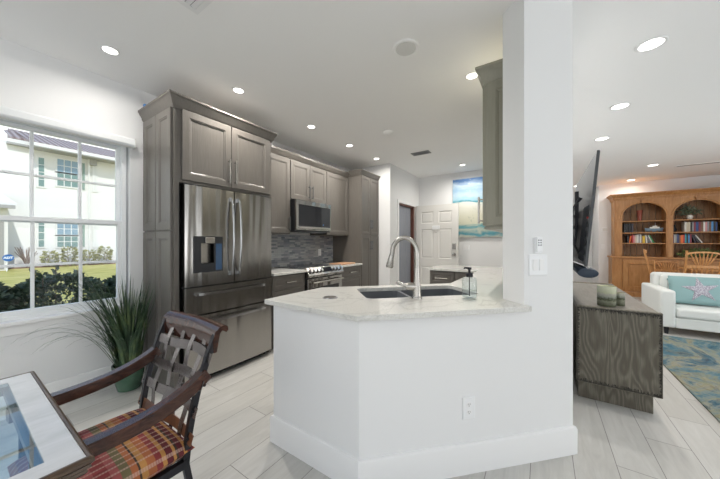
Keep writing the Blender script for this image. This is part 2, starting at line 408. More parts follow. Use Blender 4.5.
M['redp'] = mat('red_plastic', (.5, .03, .02), .4); M['bluep'] = mat('blue_plastic', (.05, .2, .5), .4)
M['sinkm'] = mat('dark_composite_sink', (.13, .14, .155), .32)
M['soundbar'] = mat('blue_black_fabric', (.015, .028, .05), .45)
M['tvback'] = mat('tv_back_plastic', (.05, .055, .06), .35)

# ------------------------------------------------------------------ structure
H = 2.75; XW = -3.25; YB = 6.04
struct('floor', MB().box(-3.4, 5.3, -3.1, 10.7, -.1, 0), M['floor'])
struct('ceiling', MB().box(-3.4, 5.3, -3.1, 10.7, H, H + .12), M['ceil'])
# left wall with the twin window opening (y -0.95..0.975, z 0.735..2.19)
wy0, wy1, wz0, wz1 = -.95, .975, .695, 2.21
mb = MB(); xo = XW - .16
mb.box(xo, XW, -3.1, wy0, 0, H).box(xo, XW, wy1, 4.6, 0, H).box(xo, XW, wy0, wy1, 0, wz0).box(xo, XW, wy0, wy1, wz1, H)
struct('wall_left', mb, M['wall'])
struct('wall_return', MB().box(-3.25, -2.37, 4.6, 4.72, 0, H), M['wall'])
mb = MB(); mb.box(-2.49, -2.37, 4.72, 4.95, 0, H).box(-2.49, -2.37, 4.95, 5.76, 2.06, H).box(-2.49, -2.37, 5.76, YB, 0, H)
struct('wall_hall', mb, M['wall'])
struct('wall_kitchen_far', MB().box(-2.49, -.03, YB, YB + .12, 0, H), M['wall'])
struct('wall_partition', MB().box(-.03, .12, 2.12, 10.6, 0, H), M['wall'])
struct('wall_hall_end', MB().box(.12, 1.21, 10.5, 10.62, 0, H), M['wall'])
struct('wall_far', MB().box(1.21, 5.2, 9.38, 9.5, 0, H).box(1.21, 1.33, 9.5, 10.5, 0, H), M['wall'])
mb = MB(); mb.box(5.2, 5.32, -3.1, 1.0, 0, H).box(5.2, 5.32, 5.8, 9.5, 0, H).box(5.2, 5.32, 1.0, 5.8, 2.35, H).box(5.2, 5.32, 1.0, 5.8, 0, .25)
struct('wall_right', mb, M['wall'])
mb = MB(); mb.box(-3.4, -2.4, -3.1, -3.0, 0, H).box(1.2, 1.9, -3.1, -3.0, 0, H).box(4.9, 5.3, -3.1, -3.0, 0, H)
mb.box(-2.4, 1.2, -3.1, -3.0, 2.35, H).box(1.9, 4.9, -3.1, -3.0, 2.35, H)
struct('wall_back', mb, M['wall'])
for i, (a, b) in enumerate(((-2.4, 1.2), (1.9, 4.9))):
    mb = MB(); mb.box(a, a + .06, -3.08, -3.02, 0, 2.35).box(b - .06, b, -3.08, -3.02, 0, 2.35).box((a + b) / 2 - .04, (a + b) / 2 + .04, -3.08, -3.02, 0, 2.35)
    mb.box(a, b, -3.08, -3.02, 2.29, 2.35).box(a, b, -3.08, -3.02, 0, .06)
    d = struct('door_%d' % (i + 2), mb, M['vinyl'])
mb = MB(); mb.box(5.22, 5.28, 1.0, 5.8, .25, .31).box(5.22, 5.28, 1.0, 5.8, 2.29, 2.35)
for y in (1.0, 2.58, 4.16, 5.74): mb.box(5.22, 5.28, y, y + .06, .31, 2.29)
struct('window_2', mb, M['vinyl'])
# peninsula half wall and the column: axis aligned end, then turned 45 degrees
A0, B0 = (-1.445, 1.175), (-.785, 1.175)
def diag(s_, n=0.0): return (-.785 + s_ - n, 1.175 + s_ + n)         # along the 45 degree wall, n = sideways into the kitchen
Cc, Dc = diag(.695), diag(.938)
T1 = .115 / math.sqrt(2)
def inner_corner(d): return (B0[0] - d * math.tan(PI / 8) * 1.0, B0[1] + d)
ic = inner_corner(.115)
mb = MB(); mb.prism([A0, B0, Cc, diag(.695, T1), ic, (A0[0], 1.29)], 0, .885)
struct('wall_peninsula', mb, M['wall'])
q = .125
mb = MB(); mb.prism([Cc, Dc, diag(.938, q), diag(.695, q)], 0, H)
struct('wall_column', mb, M['wall'])
bprof = [(0, 0), (.016, 0), (.016, .15), (.011, .163), (.004, .166), (0, .166)]
mb = MB(); moulding(mb, [(A0[0], 1.28), A0, B0, Dc, diag(.938, q)], bprof)
struct('baseboard_peninsula', mb, M['trim'], smooth=30)
mb = MB(); moulding(mb, [(-3.25, 1.09), (-3.25, -3.0)][::-1] if False else [(-3.25, 1.09), (-3.25, -3.0)], [(-a, b) for a, b in bprof])
struct('baseboard_left', mb, M['trim'], smooth=30)
mb = MB(); moulding(mb, [(1.21, 10.5), (1.21, 9.38), (1.38, 9.38)], bprof); moulding(mb, [(3.32, 9.38), (5.2, 9.38)], bprof)
struct('baseboard_far', mb, M['trim'], smooth=30)
mb = MB(); moulding(mb, [(-2.37, YB), (-.03, YB)], bprof)
struct('baseboard_kitchen_far', mb, M['trim'], smooth=30)
mb = MB(); moulding(mb, [(.12, 10.5), (.12, 2.3)][::-1], [(a, b) for a, b in bprof])
struct('baseboard_partition', mb, M['trim'], smooth=30)
# window: drywall reveal, frame, sashes, muntins, panes, sill
wx = XW - .085
win = thing('window_1', None, None); win['kind'] = 'structure'
def window_unit(y0, y1):
    zt, zb = wz1 - .0, wz0
    mb = MB(); f = .035
    mb.box(wx - .04, wx + .04, y0, y0 + f, zb, zt).box(wx - .04, wx + .04, y1 - f, y1, zb, zt).box(wx - .04, wx + .04, y0, y1, zb, zb + .03).box(wx - .04, wx + .04, y0, y1, zt - .03, zt)
    mb.build('window_frame', M['vinyl'], win, bevel=.004)
    ya, yb = y0 + f, y1 - f; zm = 1.455; lx0, lx1 = wx - .012, wx + .030; ux0, ux1 = wx - .036, wx - .004
    for nm, x0, x1, z0, z1, rail in (('lower_sash', lx0, lx1, zb + .03, zm + .022, .036), ('upper_sash', ux0, ux1, zm - .022, zt - .03, .03)):
        mb = MB(); st = .028
        mb.box(x0, x1, ya, ya + st, z0, z1).box(x0, x1, yb - st, yb, z0, z1).box(x0, x1, ya + st, yb - st, z0, z0 + rail).box(x0, x1, ya + st, yb - st, z1 - rail, z1)
        xm = (x0 + x1) / 2; zc = (z0 + z1) / 2
        for k in (1, 2):
            yy = ya + (yb - ya) * k / 3; mb.box(xm - .010, xm + .012, yy - .0105, yy + .0105, z0 + rail, z1 - rail)
        mb.box(xm - .0095, xm + .0115, ya + st, yb - st, zc - .0105, zc + .0105)
        sa = mb.build(nm, M['vinyl'], win, bevel=.003)
        MB().box(xm - .002, xm + .002, ya + st, yb - st, z0 + rail, z1 - rail).build('pane', M['glass'], sa)
window_unit(.080, .96); window_unit(-.94, .01)
MB().box(wx - .04, wx + .05, .01, .08, wz0, wz1).build('mullion', M['vinyl'], win)
mb = MB(); mb.box(XW - .05, XW + .045, -1.0, .99, wz0 - .025, wz0 + .004); mb.build('window_sill', M['trim'], win, bevel=.006)
mb = MB(); mb.box(XW - .001, XW + .016, -1.0, .985, wz0 - .10, wz0 - .025); mb.build('window_apron', M['trim'], win, bevel=.004)
# roller blind cassette
bl = thing('roller_blind', 'white roller blind cassette above the window, blind rolled up', 'blind', (XW + .001, -.96, 2.17))
mb = MB(); mb.sweep([(XW + .04, -.96, 2.205), (XW + .04, .99, 2.205)], [(-.039, -.035), (.03, -.035), (.039, -.02), (.039, .022), (.028, .037), (-.039, .037)]); mb.build('cassette', M['vinyl'], bl)
MB().tube([(XW + .04, -.95, 2.175), (XW + .04, .98, 2.175)], .016, 10).build('roller', M['sensor'], bl)
mb = MB(); mb.box(XW + .002, XW + .085, .99, .996, 2.16, 2.245); mb.build('end_cap', M['sensor'], bl)

# hall doorway: casing, dark red frame, grey blue slab beyond
mb = MB(); c_ = .055
mb.box(-2.37, -2.352, 4.95 - c_, 4.95, 0, 2.06 + c_).box(-2.37, -2.352, 5.76, 5.76 + c_, 0, 2.06 + c_).box(-2.37, -2.352, 4.95, 5.76, 2.06, 2.06 + c_)
struct('trim_1', mb, M['trim'])
mb = MB(); mb.box(-2.485, -2.375, 4.951, 4.975, 0, 2.06).box(-2.485, -2.375, 5.70, 5.759, 0, 2.06).box(-2.48, -2.38, 4.95, 5.76, 2.03, 2.059)
struct('trim_2', mb, M['weather'])
struct('door_4', MB().box(-2.475, -2.435, 4.976, 5.699, .005, 2.028), M['slab'])
# open six panel door
dr = thing('door_1', None, None, (-2.335, 5.74, .01)); dr['kind'] = 'structure'
dx0, dx1, dz0, dz1 = -2.335, -1.425, .01, 2.065
dp = []
for (a, b) in ((.125, .40), (.51, .785)):
    for (z0, z1) in ((.23, .76), (.93, 1.56), (1.68, 1.93)): dp.append((dx0 + a, dx0 + b, z0, z1))
mb = MB()
mb.T = FY(5.75)
mb.prism([(dx0, dz0), (dx1, dz0), (dx1, dz1), (dx0, dz1)], -.035, 0, [[(a, z0), (b, z0), (b, z1), (a, z1)] for a, b, z0, z1 in dp])
for a, b, z0, z1 in dp:
    mb.rings([rect(a, b, z0, z1, 0), rect(a, b, z0, z1, -.009, .012), rect(a, b, z0, z1, -.009, .024), rect(a, b, z0, z1, -.002, .040)], cap0=False)
    mb.box(a, b, z0, z1, -.035, -.026)
mb.T = None
db = mb.build('door_slab', M['door'], dr)
mb = MB(); kx, kz = -1.505, 1.03
mb.lathe([(.032, 0), (.030, -.006), (.012, -.012), (.011, -.035), (.026, -.045), (.030, -.06), (.022, -.072)], (kx, 5.75, kz), 16, 'y'); mb.build('door_handle', M['nickel'], dr, smooth=40)
mb = MB(); mb.box(kx - .035, kx + .035, 5.735, 5.75, kz + .10, kz + .22); mb.build('keypad_lock', M['nickel'], dr, bevel=.005)
mb = MB(); mb.box(-1.96, -1.80, 5.735, 5.75, 1.545, 1.625); mb.build('door_bracket', M['plastic'], dr, bevel=.004)
mb = MB(); mb.lathe([(.011, 0), (.009, -.006)], (-1.88, 5.75, 1.48), 12, 'y'); mb.build('peephole', M['nickel'], dr)

# ------------------------------------------------------------------ ceiling fittings
LP = [(110, -2.762, .706, 'above the window, closest to the tall cabinet corner'), (1, -2.456, 1.579, 'in front of the fridge cabinets'), (2, -2.455, 2.588, 'in front of the microwave cabinets'),
      (3, -2.449, 3.411, 'in front of the last wall cabinet before the pantry'), (4, -2.44, 4.212, 'beside the top of the pantry cabinet'), (5, -1.273, 5.46, 'by the painting and open door'),
      (6, -.52, 2.578, 'beside the green grey cabinet near the column'), (7, .671, 2.901, 'over the console, biggest of the lights'), (8, .697, 4.039, 'second of the row above the television'),
      (9, .703, 5.166, 'third of the row, right over the tip of the television'), (10, 1.756, 7.481, 'near the ceiling slot vent'), (11, 1.746, 9.003, 'just in front of the pine bookcase top'),
      (12, .751, 9.185, 'small in the gap between column and television')]
proto = thing('ceiling_light', '', 'ceiling light', (0, 0, H)); proto.location = (0, 0, H)
mb = MB(); mb.lathe([(.088, 0), (.088, -.004), (.082, -.008), (.068, -.006), (.068, -.0005)], (0, 0, 0), 32); mb.build('trim_ring', M['trim'], proto, local=True, smooth=40)
mb = MB(); mb.lathe([(.067, -.0005), (.067, -.004)], (0, 0, 0), 32); mb.build('lens', M['lens'], proto, local=True)
ld = bpy.data.lights.new('lamp_bulb', 'AREA'); ld.shape = 'DISK'; ld.size = .12; ld.energy = LAMP_W; ld.color = (1, .95, .88); ld.spread = math.radians(165)
ld2 = ld.copy(); ld2.energy = LAMP_LIVING_W; ld3 = ld.copy(); ld3.energy = LAMP_WALL_W; lo = bpy.data.objects.new('lamp_bulb', ld); COL.objects.link(lo); lo.parent = proto; lo.location = (0, 0, -.012)
for i, (k, x, y, lab) in enumerate(LP):
    o = proto if i == 0 else copy_tree(proto)
    if i < 7: o.scale = (.66, .66, 1)
    else: o.scale = (1, 1, 1)
    for c_ in o.children:
        if c_.type == 'LIGHT': c_.data = ld3 if i in (0, 4, 11, 12) else (ld if i < 7 else ld2)
    o.location = (x, y, H); tag(o, 'round recessed ceiling light ' + lab, 'ceiling light', 'recessed ceiling lights')
sp = thing('ceiling_speaker', 'round white ceiling speaker, unlit, above the peninsula sink', 'speaker', (-.866, 1.937, H))
MB().lathe([(.10, 0), (.10, -.006), (.092, -.011), (.078, -.009), (.076, -.004)], (0, 0, 0), 36).build('speaker_rim', M['ceil'], sp, local=True, smooth=40)
MB().lathe([(.075, -.002), (.074, -.009), (.03, -.011)], (0, 0, 0), 36).build('speaker_grille', M['sensor'], sp, local=True)
sd = thing('smoke_detector', 'small round white smoke detector on the kitchen ceiling', 'smoke detector', (-1.724, 3.282, H))
MB().lathe([(.065, 0), (.065, -.012), (.05, -.026), (.02, -.03)], (0, 0, 0), 28).build('detector_body', M['ceil'], sd, local=True, smooth=40)
def vent(name, label, x, y, w, d, rz, slats, mt, ms):
    v = thing(name, label, 'vent', (x, y, H), rz)
    f = .03
    MB().prism([(-w / 2, -d / 2), (w / 2, -d / 2), (w / 2, d / 2), (-w / 2, d / 2)], -.008, 0, [[(-w / 2 + f, -d / 2 + f), (w / 2 - f, -d / 2 + f), (w / 2 - f, d / 2 - f), (-w / 2 + f, d / 2 - f)]]).build('vent_frame', mt, v, local=True)
    mb = MB()
    for k in range(slats):
        yy = -d / 2 + f + (d - 2 * f) * (k + .5) / slats; t = (d - 2 * f) / slats * .42
        mb.rings([[(-w / 2 + f, yy - t, -.001), (-w / 2 + f, yy - t + .002, -.001), (-w / 2 + f, yy + t, -.009), (-w / 2 + f, yy + t - .002, -.009)], [(w / 2 - f, yy - t, -.001), (w / 2 - f, yy - t + .002, -.001), (w / 2 - f, yy + t, -.009), (w / 2 - f, yy + t - .002, -.009)]])
    mb.build('louvres', ms, v, local=True)
    MB().box(-w / 2 + f, w / 2 - f, -d / 2 + f, d / 2 - f, -.0015, -.0005).build('duct_opening', M['dark'], v, local=True)
vent('ceiling_vent', 'white louvred air vent at the top edge of the picture', -1.653, .765, .40, .28, 0, 7, M['trim'], M['trim'])
vent('ceiling_vent', 'small dark grey air vent on the ceiling before the open door', -1.676, 4.357, .30, .15, 0, 4, M['pewter'], M['pewter'])
vent('ceiling_vent', 'long narrow slot vent over the living room bookcase', 2.45, 7.85, .62, .12, 0, 2, M['trim'], M['pewter'])

# ------------------------------------------------------------------ kitchen cabinets
def crown(parent, path, z0, z1, out=.056, mt=None):
    h = z1 - z0
    prof = [(-.01, z0), (.008, z0), (.012, z0 + .12 * h), (.022, z0 + .22 * h), (.028, z0 + .45 * h), (.045, z0 + .70 * h), (out * .9, z0 + .82 * h), (out, z0 + .86 * h), (out, z1), (-.01, z1)]
    mb = MB(); moulding(mb, path, prof); return mb.build('crown_moulding', mt or M['cab'], parent, smooth=35)
# fridge surround: tall panelled side + over-fridge cupboard
fy0, fy1, fx = 1.09, 2.10, -2.63
fs = thing('fridge_cabinet', 'tall grey wood cabinet surround built around the refrigerator', 'cabinet', (-2.94, 1.6, 0))
mb = MB(); mb.box(XW + .002, fx, fy0, fy0 + .04, 0, 2.46).box(XW + .002, fx, fy1 - .025, fy1, 0, 2.46).box(XW + .002, fx - .001, fy0 + .04, fy1 - .025, 1.80, 2.46); mb.build('cabinet_body', M['cab'], fs)
for (a, b) in ((-3.235, -2.955), (-2.945, -2.655)):
    for (z0, z1) in ((.12, 1.375), (1.385, 2.44)):
        mb = MB(); raised(mb, FY(fy0), a, b, z0, z1, .019, .062); mb.build('side_panel', M['cab'], fs)
for i, (a, b) in enumerate(((1.148, 1.600), (1.606, 2.07))):
    mb = MB(); raised(mb, FX(fx), a, b, 1.825, 2.44, .02, .06); d = mb.build('cabinet_door', M['cab'], fs)
    pull(FX(fx + .02), b - .03 if i == 0 else a + .03, 1.98, .20).build('handle', M['nickel'], d, smooth=40)
crown(fs, [(XW + .002, fy0), (fx, fy0), (fx, fy1), (XW + .35, fy1)], 2.435, 2.545)
MB().box(-3.14, -3.11, fy0 - .05, fy0 - .03, 2.546, 2.575).build('tag', M['bluep'], fs)
ux = -2.90
def wall_cab(name, label, y0, y1, z0, z1, doors, pulls):
    c = thing(name, label, 'cabinet', (-3.08, (y0 + y1) / 2, z0))
    MB().box(XW + .002, ux, y0, y1, z0, z1).build('cabinet_body', M['cab'], c)
    n = doors; w = (y1 - y0) / n
    for k in range(n):
        a, b = y0 + w * k + .004, y0 + w * (k + 1) - .004
        mb = MB(); raised(mb, FX(ux), a, b, z0 + .012, z1 - .03, .02, .055); d = mb.build('cabinet_door', M['cab'], c)
        if pulls[k] is not None:
            u = a + .03 if pulls[k] == 'L' else b - .03
            pull(FX(ux + .02), u, z0 + .14, .15).build('handle', M['pewter'], d, smooth=40)
    return c
c1 = wall_cab('wall_cabinet', 'single door grey wall cabinet between refrigerator and microwave', 2.102, 2.628, 1.39, 2.44, 1, ['R'])
c2 = wall_cab('wall_cabinet', 'two door grey wall cabinet directly above the microwave', 2.63, 3.388, 1.87, 2.44, 2, ['R', 'L'])
c3 = wall_cab('wall_cabinet', 'single door grey wall cabinet between microwave and tall pantry', 3.39, 3.985, 1.39, 2.44, 1, ['L'])
for c, a, b in ((c1, 2.102, 2.63), (c2, 2.63, 3.389), (c3, 3.389, 3.985)):
    crown(c, [(ux, a), (ux, b)], 2.43, 2.505, .05)
# pantry
pn = thing('pantry_cabinet', 'tall grey pantry cabinet with four narrow doors at the end of the run', 'cabinet', (-2.94, 4.29, 0))
MB().box(XW + .002, fx, 3.99, 4.595, .0, 2.46).build('cabinet_body', M['cab'], pn)
for (a, b, sd_) in ((3.997, 4.289, 'R'), (4.295, 4.588, 'L')):
    for (z0, z1) in ((.10, 1.395), (1.405, 2.44)):
        mb = MB(); raised(mb, FX(fx), a, b, z0, z1, .02, .045); d = mb.build('cabinet_door', M['cab'], pn)
        u = b - .025 if sd_ == 'R' else a + .025
        pull(FX(fx + .02), u, 1.22 if z0 < 1 else 1.60, .12).build('handle', M['pewter'], d, smooth=40)
crown(pn, [(ux + .05, 3.99), (fx, 3.99), (fx, 4.595)], 2.44, 2.53)
# base cabinets along the range wall
def base_cab(label, y0, y1, rows):
    c = thing('base_cabinet', label, 'cabinet', (-2.94, (y0 + y1) / 2, 0))
    MB().box(XW + .002, fx, y0, y1, .1, .884).box(XW + .002, fx - .06, y0, y1, 0, .1).build('cabinet_body', M['cab'], c)
    for z0, z1 in rows:
        mb = MB(); raised(mb, FX(fx), y0 + .008, y1 - .008, z0, z1, .02, .035); d = mb.build('drawer', M['cab'], c)
        pull(FX(fx + .02), (y0 + y1) / 2, (z0 + z1) / 2, .12, False).build('handle', M['nickel'], d, smooth=40)
base_cab('grey base cabinet with drawers between refrigerator and range', 2.102, 2.635, ((.115, .40), (.408, .70), (.708, .872)))
base_cab('grey base cabinet with drawers between range and pantry', 3.405, 3.987, ((.115, .40), (.408, .70), (.708, .872)))
tag(MB().box(XW + .002, -2.585, 2.104, 2.637, .885, .914).build('countertop', M['quartz'], loc=(-2.9, 2.37, .885), bevel=.003), 'short white quartz countertop between refrigerator and range', 'countertop')
tag(MB().box(XW + .002, -2.585, 3.403, 3.986, .885, .914).build('countertop', M['quartz'], loc=(-2.9, 3.7, .885), bevel=.003), 'short white quartz countertop between range and pantry', 'countertop')
tag(MB().box(XW + .001, XW + .010, 2.102, 3.988, .916, 1.388).build('backsplash', M['mosaic'], loc=(XW, 3.05, .916)), 'blue grey mosaic tile backsplash behind the range', 'backsplash')
# ------------------------------------------------------------------ refrigerator
fr = thing('refrigerator', 'stainless steel french door refrigerator with two bottom drawers', 'refrigerator', (-2.9, 1.6, 0))
ry0, ry1 = 1.150, 2.064
MB().box(-3.20, -2.64, ry0 + .004, ry1 - .004, .03, 1.775).build('fridge_body', M['pewter'], fr)
MB().box(-3.15, -2.66, ry0 + .02, ry1 - .02, 0, .03).build('toe_grille', M['dark'], fr)
for y in (ry0 + .01, ry1 - .12): MB().box(-2.70, -2.60, y, y + .11, 1.776, 1.797).build('hinge_cover', M['dark'], fr, bevel=.004)
def fdoor(name, y0, y1, z0, z1, hole=None, bow=.016):
    mb = MB(); nx = 14; xf = -2.575
    yc = 1.602
    def X(y): return xf + bow * (1 - ((y - yc) / .46) ** 2) - 0
    # curved front slab, split around the dispenser recess
    ys = [y0 + (y1 - y0) * k / nx for k in range(nx + 1)]
    zs = [z0, z1]
    if hole:
        ys = sorted(set([round(v, 5) for v in ys if not (hole[0] - .01 < v < hole[0] + .01 or hole[1] - .01 < v < hole[1] + .01)] + [hole[0], hole[1]])); zs = [z0, hole[2], hole[3], z1]
    front = {}; back = {}
    for i, y in enumerate(ys):
        for j, z in enumerate(zs):
            front[i, j] = mb.pt((X(y), y, z)); back[i, j] = mb.pt((-2.637, y, z))
    def inh(i, j): return hole and hole[0] - 1e-6 <= ys[i] < hole[1] - 1e-6 and j == 1
    for i in range(len(ys) - 1):
        for j in range(len(zs) - 1):
            if inh(i, j):
                continue
            mb.face([front[i, j], front[i + 1, j], front[i + 1, j + 1], front[i, j + 1]])
            mb.face([back[i, j], back[i, j + 1], back[i + 1, j + 1], back[i + 1, j]])
    J = len(zs) - 1; I = len(ys) - 1
    for i in range(I):
        mb.face([front[i, 0], back[i, 0], back[i + 1, 0], front[i + 1, 0]]); mb.face([front[i, J], front[i + 1, J], back[i + 1, J], back[i, J]])
    for j in range(J):
        mb.face([front[0, j], front[0, j + 1], back[0, j + 1], back[0, j]]); mb.face([front[I, j], back[I, j], back[I, j + 1], front[I, j + 1]])
    if hole:
        i0 = ys.index(hole[0]); i1 = ys.index(hole[1])
        for i in range(i0, i1):
            mb.face([front[i, 1], back[i, 1], back[i + 1, 1], front[i + 1, 1]]); mb.face([front[i, 2], front[i + 1, 2], back[i + 1, 2], back[i, 2]])
            mb.face([back[i, 1], back[i, 2], back[i + 1, 2], back[i + 1, 1]])
        mb.face([front[i0, 1], front[i0, 2], back[i0, 2], back[i0, 1]]); mb.face([front[i1, 1], back[i1, 1], back[i1, 2], front[i1, 2]])
    return mb.build(name, M['steel'], fr, smooth=30), X
DH = (1.225, 1.475, 1.01, 1.325)
dL, XF = fdoor('fridge_door', ry0, 1.598, .885, 1.78, DH)
dR, _ = fdoor('fridge_door', 1.606, ry1, .885, 1.78)
d1, _ = fdoor('freezer_drawer', ry0, ry1, .628, .872)
d2, _ = fdoor('freezer_drawer', ry0, ry1, .06, .615)
# dispenser
mb = MB(); mb.prism([], 0, 0) if False else None
xd = XF(1.35)
mb = MB(); mb.T = FX(xd - .004); mb.prism([(DH[0] - .006, DH[2] - .006), (DH[1] + .006, DH[2] - .006), (DH[1] + .006, DH[3] + .006), (DH[0] - .006, DH[3] + .006)], 0, .010,
    [[(DH[0] + .055, DH[2] + .075), (DH[1] - .075, DH[2] + .075), (DH[1] - .075, DH[3] - .055), (DH[0] + .055, DH[3] - .055)]]); mb.T = None
mb.build('dispenser_frame', M['screen'] if False else M['dark'], dL)
mb = MB(); mb.box(xd + .004, xd + .008, DH[1] - .062, DH[1] - .006, DH[2] + .01, DH[3] - .06); mb.build('dispenser_display', mat('display_blue', (.05, .10, .19), .15), dL)
mb = MB(); mb.box(-2.636, -2.62, DH[0] + .055, DH[1] - .075, DH[2] + .075, DH[3] - .055); mb.build('dispenser_paddle', M['nickel'], dL)
mb = MB(); mb.box(xd - .02, xd + .022, DH[0] + .085, DH[1] - .075, DH[3] - .058, DH[3] - .002); mb.build('dispenser_spout', M['nickel'], dL, bevel=.006)
# long curved handles
for d, y, sgn in ((dL, 1.563, -1), (dR, 1.641, 1)):
    P = []
    for k in range(13):
        t = k / 12; P.append((XF(y) + .020 + .035 * math.sin(PI * t) ** .6, y, .965 + t * .74))
    mb = MB(); mb.sweep(P, [(-.008, -.005), (.008, -.005), (.0095, .003), (.004, .007), (-.004, .007), (-.0095, .003)], up=(1, 0, 0))
    for z in (.975, 1.695): mb.box(XF(y) - .002, XF(y) + .03, y - .010, y + .010, z - .018, z + .018)
    mb.build('handle', M['chrome'], d, smooth=50)
for d, z in ((d1, .812), (d2, .560)):
    P = [(XF(1.25) + .020 + .03 * math.sin(PI * k / 12) ** .5 + .012 * math.sin(PI * k / 12), 1.24 + .72 * k / 12, z) for k in range(13)]
    mb = MB(); mb.sweep(P, [(-.006, -.011), (.006, -.011), (.006, .011), (-.006, .011)])
    for y in (1.252, 1.948): mb.box(XF(y) - .002, XF(y) + .03, y - .016, y + .016, z - .010, z + .010)
    mb.build('handle', M['chrome'], d, smooth=50)
# ------------------------------------------------------------------ microwave
mw = thing('microwave', 'stainless over the range microwave with black glass door', 'microwave', (-3.03, 3.01, 1.43))
MB().box(XW + .012, -2.815, 2.64, 3.385, 1.43, 1.865).build('microwave_body', M['dark'], mw)
mb = MB(); mb.T = FX(-2.815); mb.prism([(2.64, 1.445), (3.385, 1.445), (3.385, 1.865), (2.64, 1.865)], 0, .03, [[(2.69, 1.50), (3.355, 1.50), (3.355, 1.80), (2.69, 1.80)]]); mb.T = None
mb.build('microwave_front', M['steel'], mw, bevel=.004)
mb = MB(); mb.box(-2.815, -2.790, 2.69, 3.16, 1.50, 1.80); mb.build('microwave_door_glass', M['black'], mw)
mb = MB(); mb.box(-2.815, -2.789, 3.16, 3.355, 1.50, 1.80); mb.build('control_panel', M['dark'], mw)
mb = MB(); mb.box(-2.789, -2.7885, 3.19, 3.21, 1.53, 1.545); mb.build('display', M['bluep'], mw)
mb = MB(); mb.sweep([(-2.77, 2.69, 1.478), (-2.752, 3.0, 1.478), (-2.77, 3.35, 1.478)], [(-.012, -.012), (.012, -.012), (.012, .012), (-.012, .012)]); mb.box(-2.79, -2.765, 2.69, 2.71, 1.468, 1.488).box(-2.79, -2.765, 3.33, 3.35, 1.468, 1.488); mb.build('handle', M['nickel'], mw)
mb = MB(); mb.box(-3.1, -2.83, 2.75, 3.28, 1.42, 1.43); mb.build('vent_grille', M['pewter'], mw)
# ------------------------------------------------------------------ range
rg = thing('range', 'stainless slide in range with glass cooktop and front knobs', 'range', (-2.9, 3.02, 0))
MB().box(-3.235, -2.62, 2.642, 3.398, .03, .905).build('range_body', M['dark'], rg)
mb = MB(); mb.box(-3.236, -2.605, 2.640, 3.400, .905, .920); mb.build('cooktop', M['black'], rg, bevel=.003)
for (cx, cy_, r_) in ((-3.08, 2.83, .075), (-3.08, 3.22, .09), (-2.80, 2.83, .10), (-2.80, 3.22, .08)):
    MB().lathe([(r_, 0), (r_, .0008), (r_ - .006, .0008), (r_ - .006, 0)], (cx, cy_, .920), 32, cap=False).build('burner_ring', M['pewter'], rg)
mb = MB(); mb.rings([[(-2.62, y, .80), (-2.575, y, .80), (-2.545, y, .835), (-2.60, y, .935), (-2.635, y, .935), (-2.62, y, .905)] for y in (2.642, 3.398)]); cp = mb.build('control_panel', M['steel'], rg, bevel=.003)
mb = MB(); mb.rings([[(-2.560 + a, y, .862 + b) for a, b in ((0, 0), (.004, .002), (-.026, .062), (-.030, .060))] for y in (2.93, 3.13)]); mb.build('display', M['black'], cp)
for y in (2.69, 2.76, 2.83, 2.90, 3.18, 3.26, 3.34):
    mb = MB(); c = Vector((-2.566, y, .885)); nrm = Vector((.876, 0, .48))
    mb.tube([c, c + nrm * .012, c + nrm * .030], [.024, .022, .019], 16); mb.build('knob', M['chrome'], cp, smooth=40)
mb = MB(); mb.T = FX(-2.62); mb.prism([(2.65, .20), (3.39, .20), (3.39, .785), (2.65, .785)], 0, .045, [[(2.73, .32), (3.31, .32), (3.31, .66), (2.73, .66)]]); mb.T = None
od = mb.build('oven_door', M['steel'], rg, bevel=.004)
MB().box(-2.619, -2.582, 2.73, 3.31, .32, .66).build('oven_window', M['black'], od)
mb = MB(); mb.tube([(-2.525, 2.69, .735), (-2.525, 3.35, .735)], .014, 12)
for y in (2.71, 3.33): mb.tube([(-2.576, y, .735), (-2.525, y, .735)], .010, 8)
mb.build('handle', M['nickel'], od, smooth=40)
mb = MB(); mb.box(-2.62, -2.58, 2.65, 3.39, .05, .19); mb.build('drawer', M['steel'], rg, bevel=.004)
